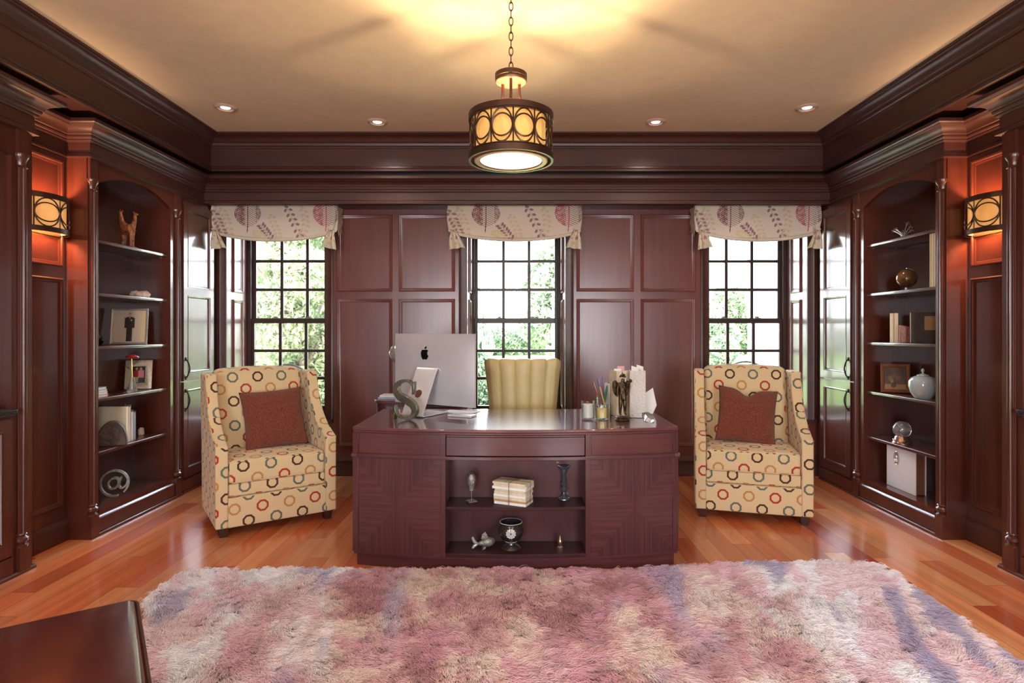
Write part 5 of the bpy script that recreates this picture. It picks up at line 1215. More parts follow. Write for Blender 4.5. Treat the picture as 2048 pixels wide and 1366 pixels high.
m = MB(); m.prism([(-0.045, 0.0), (0.03, 0.001), (0.055, 0.055), (0.035, 0.165), (-0.045, 0.11)], -0.001, 0.001, 'y'); o = m.build('envelope', MT['white'], None, smooth=0); x, y = DP(1296, 828); o.location = (x, y, ZD + 0.001); o.rotation_euler = (math.radians(-14), 0, -0.1); tag(o, 'tilted pinkish white envelope leaning against the embossed file', 'envelope')
# crystal diamond
x, y = DP(1289, 851); m = MB(); m.lathe([(0, 0.0), (0.043, 0.034), (0.030, 0.052), (0, 0.055)], n=8)
o = m.build('crystal_diamond', MT['crystal'], None, smooth=0); o.location = (x, y, ZD + 0.018); o.rotation_euler = (math.radians(38), 0.3, 0.4); tag(o, 'cut crystal diamond paperweight at the front right of the desk', 'paperweight')
# cherub statuette
x, y = DP(1245, 841); t = thing('statuette', 'antique bronze cherub statuette with wings standing before the magazine files', 'statuette', (x, y, ZD), 0.25)
m = MB(); m.lathe([(0, 0), (0.042, 0), (0.044, 0.006), (0.040, 0.012), (0.043, 0.020), (0.036, 0.026), (0.0, 0.028)], n=8, a0=0.4, a1=0.4 + 2 * PI); m.build('pedestal', MT['antique'], t)
pts = [(0, 0, 0.150), (0, 0, 0.175), (0, 0, 0.205), (0, 0, 0.225), (0.002, -0.004, 0.248), (-0.012, 0, 0.145), (-0.016, -0.008, 0.09), (-0.014, 0.004, 0.045), (-0.016, -0.012, 0.034),
       (0.012, 0, 0.145), (0.014, -0.002, 0.09), (0.018, 0.006, 0.045), (0.018, -0.010, 0.034), (-0.026, 0, 0.212), (-0.034, -0.006, 0.175), (-0.036, -0.012, 0.140), (0.026, 0, 0.214), (0.036, -0.010, 0.195), (0.026, -0.024, 0.222)]
ed = [(0, 1), (1, 2), (2, 3), (3, 4), (0, 5), (5, 6), (6, 7), (7, 8), (0, 9), (9, 10), (10, 11), (11, 12), (2, 13), (13, 14), (14, 15), (2, 16), (16, 17), (17, 18)]
rd = [0.020, 0.019, 0.020, 0.009, 0.015, 0.014, 0.012, 0.008, 0.006, 0.014, 0.012, 0.008, 0.006, 0.009, 0.007, 0.005, 0.009, 0.007, 0.006]
skinned('figure', pts, ed, rd, MT['antique'], t, 2)
m = MB(); rn = random.Random(4)
for k in range(26): a = rn.uniform(0, 2 * PI); b = rn.uniform(0.0, 1.3); m.lathe([(0, -0.006), (0.005, -0.003), (0.006, 0), (0.005, 0.003), (0, 0.006)], (0.002 + 0.015 * math.cos(a) * math.cos(b), 0.001 + 0.014 * math.sin(a) * math.cos(b), 0.254 + 0.015 * math.sin(b)), 8)
m.tube([(0, -0.002, 0.262), (-0.003, -0.003, 0.285)], [0.006, 0.001], 6); m.build('hair', MT['antique'], t)
m = MB()
for sg in (-1, 1):
    pts = smoothcurve([(0.006 * sg, 0.014, 0.20), (0.035 * sg, 0.026, 0.232), (0.056 * sg, 0.026, 0.222), (0.052 * sg, 0.02, 0.17), (0.03 * sg, 0.016, 0.14), (0.008 * sg, 0.014, 0.16)], 4); m.prism([(p[0], p[2]) for p in pts], 0.014, 0.020, 'y')
m.build('wings', MT['antique'], t, bevel=0.001)
m = MB(); m.lathe([(0.020, 0.118), (0.026, 0.125), (0.022, 0.155), (0.019, 0.165)], n=20, flutes=7, fd=0.2); m.lathe([(0, -0.012), (0.010, -0.008), (0.013, 0), (0.009, 0.009), (0, 0.012)], (0.034, -0.028, 0.232), 12); m.build('drapery', MT['antique'], t)

# ================================================================ THINGS ON THE DESK'S SHELVES
def SP(px, py, z): k = (CH - z) / (py - CY); return ((px - CX) * k, F * k, z)
ZS, ZBt = 0.3485, 0.1005
x, y, z = SP(943, 1003, ZS); t = thing('mask_ornament', 'small weathered head on a thin rod stand, on the desk shelf', 'ornament', (x, y, z), 0.5)
m = MB(); m.rbox((0, 0, 0.003), (0.024, 0.024, 0.003), 0.001, 1); m.tube([(0, 0, 0.004), (0, 0, 0.065)], 0.002, 6); m.build('stand', MT['pewter'], t)
m = MB(); m.lathe([(0, 0.06), (0.016, 0.063), (0.015, 0.078), (0.020, 0.09), (0.025, 0.115), (0.024, 0.135), (0.015, 0.152), (0, 0.158)], n=24); m.lathe([(0, -0.012), (0.004, -0.008), (0.005, 0), (0, 0.014)], (0, -0.024, 0.108), 8)
for sg in (-1, 1): m.lathe([(0, -0.004), (0.005, -0.002), (0.005, 0.002), (0, 0.004)], (sg * 0.009, -0.021, 0.122), 8)
m.build('head', MT['pewter'], t)
# bundle of letters
x, y, z = SP(1030, 1008, ZS); a = math.radians(-24)
x, y = -0.02, 3.205
N_ = 9; zz = z; rn = random.Random(5)
for k in range(N_):
    h_ = [0.014, 0.012, 0.016, 0.013, 0.015, 0.012, 0.014, 0.013, 0.012][k]; w_, d_ = 0.185 + rn.uniform(-.006, .006), 0.105 + rn.uniform(-.004, .004)
    if k >= 6: w_ += 0.008; d_ += 0.006
    q = quad(x + rn.uniform(-.003, .003), y + rn.uniform(-.002, .002), w_, d_, a + rn.uniform(-.03, .03))
    lb = ['white bottom letter packet of the twine-tied bundle', 'tan letter packet near the bottom of the tied bundle', 'third letter packet up in the tied bundle', 'fourth letter packet up in the tied bundle', 'middle letter packet of the tied bundle, fifth up', 'sixth letter packet up in the tied bundle', 'seventh letter packet up in the tied bundle', 'second letter packet from the top of the tied bundle', 'crumpled top letter packet of the tied bundle'][k]
    o = slab('letter_packet', q, zz, h_, MT['tan_paper' if k == 1 else ('white' if k in (0, 3, 6) else 'parchment')], lb, 'letters', 'tied bundle of old letters'); zz += h_
m = MB(); c_, s_ = math.cos(a), math.sin(a)
def R2(u, v): return (x + c_ * u - s_ * v, y + s_ * u + c_ * v)
zt = zz + 0.001
for pts in ([(0.0, -0.060), (0.0, 0.060)],):
    p, q = R2(*pts[0]), R2(*pts[1]); m.tube([(p[0], p[1], z + .002), (p[0], p[1], zt), (q[0], q[1], zt), (q[0], q[1], z + .002)], 0.0013, 5)
p, q = R2(-0.101, 0), R2(0.101, 0); m.tube([(p[0], p[1], z + .002), (p[0], p[1], zt), (q[0], q[1], zt), (q[0], q[1], z + .002)], 0.0013, 5)
for sg in (-1, 1): m.tube([(x + sg * 0.018 + 0.016 * math.cos(i * PI / 4), y + 0.008 * math.sin(i * PI / 4), zt + 0.004) for i in range(8)], 0.0015, 5, closed=True)
tag(m.build('twine', MT['twine'], None), 'brown twine tied around the bundle of letters', 'twine')
# candlestick
x, y, z = SP(1128, 998, ZS); m = MB()
m.lathe([(0, 0), (0.033, 0.001), (0.032, 0.006), (0.014, 0.011), (0.009, 0.018), (0.013, 0.024), (0.008, 0.03), (0.008, 0.042), (0.016, 0.05), (0.018, 0.058), (0.010, 0.066), (0.008, 0.07), (0.016, 0.078), (0.018, 0.085), (0.010, 0.094),
         (0.014, 0.100), (0.016, 0.108), (0.009, 0.116), (0.013, 0.124), (0.008, 0.13), (0.010, 0.14), (0.018, 0.155), (0.019, 0.165), (0.036, 0.180), (0.037, 0.186), (0.022, 0.184), (0.016, 0.17), (0, 0.168)], n=48)
o = m.build('candlestick', MT['mercury'], None); o.location = (x, y, z); tag(o, 'smoked glass candlestick with a flared cup on the desk shelf', 'candlestick')
# pot
x, y, z = SP(1022, 1097, ZBt); y = min(y, 3.235); t = thing('ceramic_urn', 'dark glazed footed urn with a white scroll medallion, low in the desk', 'pot', (x, y, z))
m = MB(); m.lathe([(0, 0), (0.05, 0.0), (0.053, 0.005), (0.045, 0.014), (0.026, 0.026), (0.024, 0.034), (0.032, 0.042), (0.055, 0.06), (0.070, 0.088), (0.071, 0.108), (0.062, 0.130), (0.058, 0.138), (0.062, 0.143), (0.060, 0.147), (0.055, 0.143), (0.055, 0.13), (0.062, 0.1), (0.05, 0.07), (0, 0.05)], n=56); m.build('bowl', MT['dark_ceramic'], t)
for (r, zc, nm_) in ((0.0602, 0.146, 'rim'), (0.034, 0.043, 'foot_ring')):
    m = MB(); m.tube([(r * math.cos(i * PI / 24), r * math.sin(i * PI / 24), zc) for i in range(48)], 0.0014, 5, closed=True); m.build(nm_, MT['white'], t)
m = MB()
def onpot(u, v): a_ = u / 0.071; r_ = 0.0715 - 6.0 * (v - 0.0) ** 2 * 0.9; return (r_ * math.sin(a_), -r_ * math.cos(a_), 0.102 + v)
for k in range(12):
    a_ = k * PI / 6; 
    for (r0, r1, cu) in ((0.004, 0.024, 0.9), (0.010, 0.027, -0.9)):
        m.tube([onpot((r0 + (r1 - r0) * f) * math.cos(a_ + cu * f * f), (r0 + (r1 - r0) * f) * math.sin(a_ + cu * f * f)) for f in (0, .25, .5, .75, 1)], [0.0008, 0.0014, 0.0012, 0.0012, 0.0018], 5)
m.build('scroll_medallion', MT['white'], t)
# fish
x, y, z = SP(967, 1098, ZBt); t = thing('fish_figurine', 'greyish silver fish figurine with raised tail, left of the urn', 'figurine', (x, y, z), 0.15); t.scale = (1.2, 1.2, 1.2)
m = MB(); M_ = Matrix.Translation((0.012, 0, 0.030)) @ Matrix.Rotation(math.radians(-8), 4, 'Y'); m.M = M_
m.lathe([(0, -0.045), (0.006, -0.040), (0.010, -0.025), (0.019, -0.005), (0.022, 0.010), (0.018, 0.026), (0.008, 0.038), (0, 0.042)], n=20, axis='x'); m.build('body', MT['pewter'], t)
m = MB(); m.tube([(-0.028, 0, 0.024), (-0.042, 0, 0.036), (-0.050, 0, 0.055)], [0.006, 0.008, 0.006], 10); m.tube([(-0.028, 0, 0.024), (-0.042, 0, 0.016), (-0.050, 0, 0.006)], [0.006, 0.008, 0.005], 10); m.build('tail', MT['silver'], t)
m = MB(); m.prism([(-0.012, 0.045), (-0.006, 0.066), (0.008, 0.078), (0.016, 0.066), (0.022, 0.048)], -0.003, 0.003, 'y'); m.prism([(0.0, 0.014), (-0.008, 0.0), (0.006, 0.004), (0.012, 0.014)], -0.014, -0.008, 'y'); m.prism([(0.0, 0.014), (-0.008, 0.0), (0.006, 0.004), (0.012, 0.014)], 0.008, 0.014, 'y'); m.build('fin', MT['pewter'], t, bevel=0.001)
x, y, z = SP(1120, 1094, ZBt); t = thing('fish_figurine', 'tiny copper pink fish figurine facing out, right of the urn', 'figurine', (x, y, z))
m = MB(); m.lathe([(0, 0.006), (0.008, 0.010), (0.013, 0.022), (0.013, 0.035), (0.008, 0.048), (0.002, 0.062), (0, 0.064)], n=20); 
for i, p in enumerate(m.v): m.v[i] = (p[0] * 1.2, p[1] * 1.6, p[2] * 1.08)
m.build('body', MT['rose_silver'], t)
m = MB()
for sg in (-1, 1): m.prism([(sg * 0.006, 0.014), (sg * 0.018, 0.0), (sg * 0.008, 0.006)], -0.012, -0.009, 'y')
m.box(-0.008, 0.008, -0.012, 0.014, 0.0, 0.008); m.build('fin', MT['rose_silver'], t)

# ================================================================ BOOKS AND MIRROR BALL ON THE CREDENZA
slab('book', quad(-0.97, 4.60, 0.20, 0.15, 0.05), 0.7575, 0.016, MT['paleblue'], 'pale blue book on the credenza, lower of two', 'book'); slab('book', quad(-0.96, 4.60, 0.19, 0.14, 0.0), 0.774, 0.014, MT['white'], 'white book on the credenza, upper of two', 'book')
t = thing('mirror_ball', 'small mirrored disco ball half hidden behind the computer', 'mirror ball', (PX(799, 4.62), 4.62, 0.7885))
m = MB(); nb = 18; zc = PZ(706, 4.62) - 0.7885; R_ = 0.082
for i in range(nb):
    a0, a1 = -PI / 2 + PI * i / nb, -PI / 2 + PI * (i + 1) / nb; nn_ = max(4, int(2 * nb * math.cos((a0 + a1) / 2)))
    for k in range(nn_):
        b0, b1 = 2 * PI * k / nn_, 2 * PI * (k + 0.93) / nn_; r_ = R_ * random.uniform(0.985, 1.0)
        a1_ = a0 + (a1 - a0) * 0.93
        m.add([(r_ * math.cos(a) * math.cos(b), r_ * math.cos(a) * math.sin(b), zc + r_ * math.sin(a)) for a, b in ((a0, b0), (a0, b1), (a1_, b1), (a1_, b0))], [(0, 1, 2, 3)])
m.build('mirror_tiles', MT['silver'], t, smooth=0, recalc=False)
m = MB(); m.lathe([(0, zc - R_ * 0.97)] + [(R_ * 0.97 * math.cos(a), zc + R_ * 0.97 * math.sin(a)) for a in [-PI / 2 + PI * i / 16 for i in range(1, 16)]] + [(0, zc + R_ * 0.97)], n=32); m.build('core', MT['black'], t)
m = MB(); m.lathe([(0, 0), (0.045, 0), (0.045, 0.006), (0.006, 0.014), (0.005, zc - R_), (0, zc - R_)], n=24); m.build('stand', MT['silver'], t)

# ================================================================ BOOKCASE OBJECTS
def LP(px, d): return (-d, d * F / (CX - px))
def RP(px, d): return (d, d * F / (px - CX))
SL, SR = SHZ[-1], SHZ[1]
def kk(p): return p[1] / F
def photo(name, W_, H_, n, fn, parent, y):
    """picture surface painted with its subject; local x/z plane at depth y, bottom at z=0"""
    nx, nz = n, int(n * H_ / W_); U, Vv = np.meshgrid(np.linspace(0, 1, nx + 1), np.linspace(0, 1, nz + 1), indexing='ij')
    col = fn(U, Vv); V_ = np.stack([(U - 0.5) * W_, np.full_like(U, y), Vv * H_], -1).reshape(-1, 3)
    me = colmesh(name, V_, col.reshape(-1, 3), [q[::-1] for q in addface_grid(nx + 1, nz + 1)], MT['photo']); o = bpy.data.objects.new(name, me); COL.objects.link(o); o.parent = parent; return o
def photo_frame(loc, rz, W_, H_, b, mat, label, fn, tilt=10, sub=0.0, t_=0.012):
    t = thing('framed_photo', label, 'picture frame', loc, rz)
    piv = bpy.data.objects.new('frame', None)
    m = MB(); prof = [(0, -0.004), (0, t_ * 0.7), (b * 0.3, t_), (b * 0.8, t_ * 0.6), (b, 0.003), (b, -0.004)]
    T_ = Matrix.Rotation(math.radians(-tilt), 4, 'X'); m.M = T_
    m.sweep([(-W_ / 2, 0.002), (W_ / 2, 0.002), (W_ / 2, H_), (-W_ / 2, H_)], prof, closed=True, mp=lambda u, v, h: (u, -h, v)); m.box(-W_ / 2 + .003, W_ / 2 - .003, 0.002, 0.006, 0.004, H_ - .002)
    fr = m.build('frame', mat, t)
    o = photo('print', W_ - 2 * b, H_ - 2 * b, 60, fn, t, -0.0015); o.rotation_euler = (math.radians(-tilt), 0, 0); q = T_ @ Vector((0, 0, b)); o.location = q
    m = MB(); e = H_ * 0.62; q = T_ @ Vector((0, 0.006, e)); m.add([(-0.02, q.y, q.z), (0.02, q.y, q.z), (0.03, q.y + 0.05, 0.001), (-0.03, q.y + 0.05, 0.001), (-0.02, q.y + .003, q.z), (0.02, q.y + .003, q.z), (0.03, q.y + 0.053, 0.001), (-0.03, q.y + 0.053, 0.001)], [(0, 1, 2, 3), (4, 5, 6, 7), (0, 1, 5, 4), (1, 2, 6, 5), (2, 3, 7, 6), (3, 0, 4, 7)]); m.build('easel', MT['black'], t, smooth=0)
    return t
def c3(*c): return np.array(srgb(*c)[:3])
def f_soldier(U, V):
    col = c3(196, 180, 160) + (V - 0.5)[..., None] * 0.05 + np.zeros(U.shape + (3,)); col[(U > 0.86) & (V > 0.02)] = c3(206, 184, 140)
    dk = c3(58, 50, 48)
    body = (np.abs(U - 0.5) < 0.125 - 0.03 * np.abs(V - 0.66) * 3) & (V > 0.47) & (V < 0.80); arms = (np.abs(np.abs(U - 0.5) - 0.125) < 0.03) & (V > 0.45) & (V < 0.78)
    legs = (np.abs(U - 0.5) < 0.085) & (V <= 0.48) & (V > 0.03); head = ((U - 0.5) / 0.05) ** 2 + ((V - 0.87) / 0.06) ** 2 < 1; hair = head & (V > 0.90)
    col[body | arms | legs] = dk; col[(np.abs(U - 0.5) < 0.006) & legs] = c3(38, 33, 32); col[head] = c3(186, 158, 140); col[hair] = c3(40, 34, 32); col[((U - 0.55) ** 2 + (V - 0.70) ** 2) < 0.0006] = c3(220, 210, 200)
    col[(np.abs(U - 0.5) < 0.012) & (V > 0.74) & (V < 0.81)] = c3(200, 192, 184); return col
def f_couple(U, V):
    col = c3(48, 42, 38) + np.zeros(U.shape + (3,)); a = (np.abs(U - 0.3) < 0.2) & (V < 0.74) & (V > 0.36); b = (np.abs(U - 0.68) < 0.22) & (V < 0.76) & (V > 0.32)
    col[a] = c3(168, 52, 40); chk = ((np.floor(U * 22) + np.floor(V * 26)) % 2 > 0)[..., None]; col = np.where(b[..., None], np.where(chk, c3(206, 60, 84), c3(226, 176, 184)), col)
    col[(np.abs(U - 0.3) < 0.17) & (V <= 0.36) & (V > 0.05)] = c3(196, 182, 160); col[(np.abs(U - 0.68) < 0.17) & (V <= 0.32) & (V > 0.05)] = c3(60, 66, 72)
    for cx_ in (0.32, 0.66): col[((U - cx_) / 0.10) ** 2 + ((V - 0.85) / 0.09) ** 2 < 1] = c3(198, 156, 130)
    return col
def f_still(U, V):
    col = c3(66, 44, 32) + np.zeros(U.shape + (3,)); col = col + (np.sin(U * 9 + V * 4) * 0.012)[..., None]; col[V < 0.24] = c3(150, 104, 66)
    for (cx_, cy_, r, c) in ((0.3, 0.5, 0.13, (120, 96, 50)), (0.45, 0.62, 0.12, (96, 72, 46)), (0.62, 0.52, 0.12, (110, 70, 48)), (0.35, 0.36, 0.08, (140, 116, 60))): col[((U - cx_) ** 2 + (V - cy_) ** 2) < r * r * (1 + 0.4 * np.sin(9 * np.arctan2(V - cy_, U - cx_)))] = c3(*c)
    col[((U - 0.42) / 0.12) ** 2 + ((V - 0.2) / 0.12) ** 2 < 1] = c3(58, 42, 36)
    return np.clip(col, 0, 1)
# left: pair of giraffes
p = LP(256, 2.755); t = thing('giraffe_figurine', 'carved spotted pair of giraffes on the top left shelf', 'figurine', (p[0], p[1], SL[0]), math.radians(10))
def giraffe(sx_, sy_, sg):
    pts = [(0, 0, 0.12), (0.05 * sg, 0, 0.128), (0.055 * sg, 0.012, 0.06), (0.055 * sg, 0.014, 0.008), (0.052 * sg, -0.014, 0.06), (0.05 * sg, -0.016, 0.008), (-0.015 * sg, 0, 0.125), (-0.015 * sg, 0.014, 0.06), (-0.014 * sg, 0.016, 0.008), (-0.02 * sg, -0.014, 0.06), (-0.02 * sg, -0.016, 0.008), (-0.04 * sg, 0, 0.175), (-0.048 * sg, 0, 0.225), (-0.075 * sg, 0, 0.222)]
    ed = [(0, 1), (1, 2), (2, 3), (1, 4), (4, 5), (0, 6), (6, 7), (7, 8), (6, 9), (9, 10), (6, 11), (11, 12), (12, 13)]
    rd = [0.022, 0.018, 0.008, 0.005, 0.008, 0.005, 0.018, 0.008, 0.005, 0.008, 0.005, 0.012, 0.009, 0.006]
    return [(a * 0.72 + sx_, b + sy_, c * 1.12) for a, b, c in pts], ed, [r_ * 1.25 for r_ in rd]
for (a, b, c) in ((0.0, -0.03, 1), (0.0, 0.03, -1)):
    P_, E2, R_2 = giraffe(a, b, c); skinned('giraffe', P_, E2, R_2, MT['giraffe'], t, 2)
m = MB(); m.rbox((0, 0, 0.005), (0.06, 0.055, 0.005), 0.003, 2); 
for sg in (-1, 1):
    for q in (-0.008, 0.008): m.tube([(-0.034 * sg, -0.03 * sg + q, 0.246), (-0.028 * sg, -0.03 * sg + q * 2.2, 0.268)], [0.004, 0.002], 6)
m.build('base', MT['giraffe'], t)
# left: leaning slim book and quartz
o = MB().rbox((0, 0, 0.055), (0.008, 0.07, 0.055), 0.002, 1).build('book', MT['paleblue'], None); p = (-2.76, 3.745); o.location = (p[0], p[1], SL[1] + 0.004); o.rotation_euler = (math.radians(0), 0, 0.0); o.rotation_euler = (0, 0, math.radians(90)); o.rotation_euler = (math.radians(14), 0, math.radians(90)); o.rotation_euler = (0, math.radians(-18), math.radians(80)); tag(o, 'slim pale book leaning at the near end of the left second shelf', 'book')
def rock(name, loc, sz, mat, label, seed, cat='stone', n=3, rz=0):
    bm = bmesh.new(); rn = random.Random(seed)
    for k in range(n):
        r = bmesh.ops.create_icosphere(bm, subdivisions=3, radius=1.0); off = Vector((rn.uniform(-.6, .6), rn.uniform(-.4, .4), 0)) if n > 1 else Vector((0, 0, 0)); s_ = rn.uniform(0.45, 0.75) if n > 1 else 1.0
        for v in r['verts']: c = v.co; f = s_ * (1 + 0.14 * math.sin(c.x * 5 + seed + k) * math.cos(c.y * 4 + c.z * 6)); v.co = Vector((c.x * f, c.y * f, max(c.z * f, -0.35))) + off
    zmin = min(v.co.z for v in bm.verts)
    for v in bm.verts: v.co = Vector((v.co.x * sz[0], v.co.y * sz[1], (v.co.z - zmin) * sz[2]))
    me = bpy.data.meshes.new(name); bm.to_mesh(me); bm.free(); me.materials.append(mat); me.polygons.foreach_set('use_smooth', [True] * len(me.polygons))
    o = bpy.data.objects.new(name, me); COL.objects.link(o); o.location = loc; o.rotation_euler = (0, 0, rz); tag(o, label, cat); return o
p = LP(279, 2.74); rock('crystal_cluster', (p[0], p[1], SL[1]), (0.055, 0.045, 0.045), MT['quartz'], 'pale pink quartz cluster on the second shelf of the left bookcase', 5, n=6)
# left: soldier frame, dark vase behind
p = LP(257, 2.765); photo_frame((p[0], p[1], SL[2]), math.radians(16), 0.232, 0.262, 0.016, MT['silver'], 'silver framed sepia photo of a standing man in uniform', f_soldier, tilt=9)
p = (-2.86, 4.02); m = MB(); m.lathe([(0, 0), (0.022, 0), (0.038, 0.03), (0.036, 0.055), (0.018, 0.075), (0.016, 0.09), (0, 0.09)], n=24); o = m.build('small_vase', MT['black'], None); o.location = (p[0], p[1], SL[2]); tag(o, 'small black vase half hidden behind the silver framed photo', 'vase')
# left: rose in crystal vase, mosaic frame, books
p = LP(264, 2.70); t = thing('bud_vase', 'tapered faceted crystal bud vase on the left bookcase', 'vase', (p[0], p[1], SL[3]))
m = MB(); m.lathe([(0, 0.0), (0.032, 0.0), (0.034, 0.012), (0.014, 0.108), (0.011, 0.108), (0.026, 0.02), (0, 0.016)], n=8); m.build('glass_body', MT['crystal'], t, smooth=0)
t = thing('rose', 'single red rose with gilded leaves standing in the crystal bud vase', 'flower', (p[0], p[1], SL[3]))
m = MB(); m.tube([(0, 0, 0.02), (0.002, 0, 0.12), (-0.002, 0.0, 0.235)], 0.0025, 6); m.build('stem', MT['gold'], t)
m = MB()
for (sx_, z0, x1, z1) in ((1, 0.18, 0.045, 0.225), (-1, 0.155, -0.055, 0.19)): m.prism([(0, z0), (x1 * 0.5, (z0 + z1) / 2 + 0.008), (x1, z1), (x1 * 0.55, (z0 + z1) / 2 - 0.006)], -0.001, 0.001, 'y')
m.build('leaf', MT['gold'], t)
m = MB()
for k in range(9):
    a = k * 2.4; q = 0.006 + 0.0022 * k; m.M = Matrix.Translation((q * math.cos(a) * 0.6, q * math.sin(a) * 0.6, 0.245)) @ Matrix.Rotation(a, 4, 'Z') @ Matrix.Rotation(0.25 + 0.06 * k, 4, 'Y'); m.lathe([(0.002, -0.008), (0.012 + 0.0012 * k, 0.004), (0.014 + 0.0012 * k, 0.018), (0.012, 0.022)], n=10, a0=-1.1, a1=1.1)
m.build('blossom', MT['rose'], t, recalc=False)
p = LP(276, 2.80); photo_frame((p[0], p[1], SL[3]), math.radians(20), 0.172, 0.215, 0.045, MT['champagne'], 'champagne mosaic frame with a photo of a couple in red', f_couple, tilt=12)
for k, (mt, h_, lb) in enumerate((('pinkpaper', 0.018, 'pink spined book at the bottom of the small flat stack'), ('white', 0.015, 'white book second in the small flat stack'), ('page', 0.014, 'tan book third in the small flat stack'), ('paleblue', 0.016, 'grey blue book on top of the small flat stack'))):
    zb_ = SL[3] + (0, 0.0182, 0.0334, 0.0476)[k]
    t = thing('book', lb, 'book', (-2.775, 3.81, zb_), math.radians(3 * k - 2), group='small stack on the left fourth shelf'); m = MB(); a, b = 0.075, 0.085 - k * 0.003
    m.box(-a, a, -b, b, 0, 0.0015); m.box(-a, a, -b, b, h_ - 0.0015, h_); m.box(-a, -a + .002, -b, b, 0.0015, h_ - .0015); m.box(-a + .002, a, b - 0.002, b, 0.0015, h_ - .0015); m.build('cover', MT[mt], t, smooth=0)
    m = MB(); m.box(-a + .003, a - .003, -b + .003, b - .003, 0.0015, h_ - .0015); m.build('pages', MT['white'], t, smooth=0)
# left: geode bookend and books
def book(loc, rz, th, dp, h_, mt, label, group=None, lean=0):
    t = thing('book', label, 'book', loc, rz, group=group); t.rotation_euler = (0, math.radians(lean), rz)
    m = MB(); m.box(-th / 2, -th / 2 + .002, -dp / 2, dp / 2, 0, h_); m.box(th / 2 - .002, th / 2, -dp / 2, dp / 2, 0, h_); m.box(-th / 2 + .002, th / 2 - .002, -dp / 2, -dp / 2 + .002, 0, h_); m.build('cover', MT[mt], t, smooth=0)
    m = MB(); m.box(-th / 2 + .002, th / 2 - .002, -dp / 2 + .002, dp / 2 - .004, 0.003, h_ - .003); m.build('pages', MT['page'], t, smooth=0); return t
mb = MB()
G = 'books beside the brown stone bookend'
z = SL[4]
for k, (px_, th, h_, mt, lb) in enumerate(((212, 0.02, 0.25, 'cream', 'tall tan covered book behind the brown stone bookend'), (253.5, 0.02, 0.245, 'cream', 'tall cream book right of the brown stone bookend'), (259, 0.014, 0.24, 'white', 'white spined book, second from the cream one'), (264.5, 0.014, 0.20, 'white', 'shorter white book next to the pale blue one'), (269.5, 0.012, 0.19, 'paleblue', 'pale blue book at the right of the upright row'))):
    if k == 0:
        p = (-2.78, 4.06); t = book((p[0], p[1], z), math.radians(92), 0.022, 0.19, 0.25, 'cream', lb, G)
    else: p = LP(px_, 2.765); book((p[0], p[1], z), math.radians(32), th, 0.19, h_, mt, lb, G)
m = MB(); prof = [(0.085 * math.cos(a) * (1 if math.cos(a) > 0 else 1), 0.165 * math.sin(a) ** 0.8) for a in [PI * i / 24 for i in range(25)]]
m.prism(prof, -0.025, 0.025, 'y'); o = m.build('stone_bookend', MT['stonebrown'], None, bevel=0.006); p = LP(229, 2.72); o.location = (p[0], p[1] - 0.02, z); o.rotation_euler = (0, 0, math.radians(24)); tag(o, 'rounded brown agate bookend on the left bookcase', 'bookend')
p = LP(281, 2.80); rock('quartz_bookend', (p[0], p[1], z), (0.03, 0.035, 0.06), MT['quartz'], 'small pale quartz chunk at the end of the upright books', 9, n=3)
# left: at sign
p = LP(229, 2.735); t = thing('at_sign_ornament', 'dark grey metal at sign standing at the bottom of the left bookcase', 'ornament', (p[0], p[1], 0.1605), math.radians(25))
m = MB(); A0 = math.radians(-48); pts = [(0.080 * math.cos(A0 + (2 * PI - 0.45) * i / 48), 0.088 + 0.086 * math.sin(A0 + (2 * PI - 0.45) * i / 48)) for i in range(49)][::-1]
m.ribbon([(-q[0] * -1, q[1]) for q in pts], [0.013] * 49, 0.03); m.build('ring', MT['pewter'], t, bevel=0.002)
m = MB(); pts = [(-0.004 + 0.030 * math.cos(a) + 0.006 * math.sin(a), 0.088 + 0.036 * math.sin(a)) for a in [2 * PI * i / 32 for i in range(33)]]
m.ribbon(pts, [0.010 + 0.006 * abs(math.cos(2 * PI * i / 64)) for i in range(33)], 0.03)
q = smoothcurve([(0.040, 0.128, 0), (0.030, 0.095, 0), (0.028, 0.062, 0), (0.045, 0.052, 0), (0.066, 0.070, 0), (0.078, 0.10, 0)], 5); m.ribbon([(a[0], a[1]) for a in q], [0.012] * len(q), 0.03); m.build('letter_a', MT['pewter'], t, bevel=0.002)

# right: flower sprig
p = RP(1808, 2.755); t = thing('flower_ornament', 'silvery metal flower spray ornament on the top right shelf', 'ornament', (p[0], p[1], SR[0]), -0.2)
m = MB(); rn = random.Random(8); tips = []
for k in range(9):
    a = rn.uniform(0, 2 * PI); r_ = rn.uniform(0.03, 0.075); z_ = rn.uniform(0.03, 0.115); q = [(0, 0, 0.01), (r_ * 0.5 * math.cos(a), 0.02 * math.sin(a), z_ * 0.7), (r_ * math.cos(a), 0.035 * math.sin(a), z_)]; m.tube(smoothcurve(q, 4), 0.003, 5); tips.append(q[-1])
m.build('stem', MT['silver'], t)
m = MB()
for (a, b, c) in tips:
    for k in range(5): an = k * 2 * PI / 5; m.add([(a, b, c), (a + 0.011 * math.cos(an - .3), b + 0.006 * math.sin(an), c + 0.011 * math.sin(an - .3)), (a + 0.018 * math.cos(an), b - 0.004, c + 0.018 * math.sin(an)), (a + 0.011 * math.cos(an + .3), b + 0.004, c + 0.011 * math.sin(an + .3))], [(0, 1, 2, 3)])
m.build('blossom', MT['silver'], t, recalc=False); m = MB(); m.lathe([(0, 0), (0.035, 0), (0.038, 0.008), (0.02, 0.022), (0, 0.026)], n=14); m.build('base', MT['silver'], t)
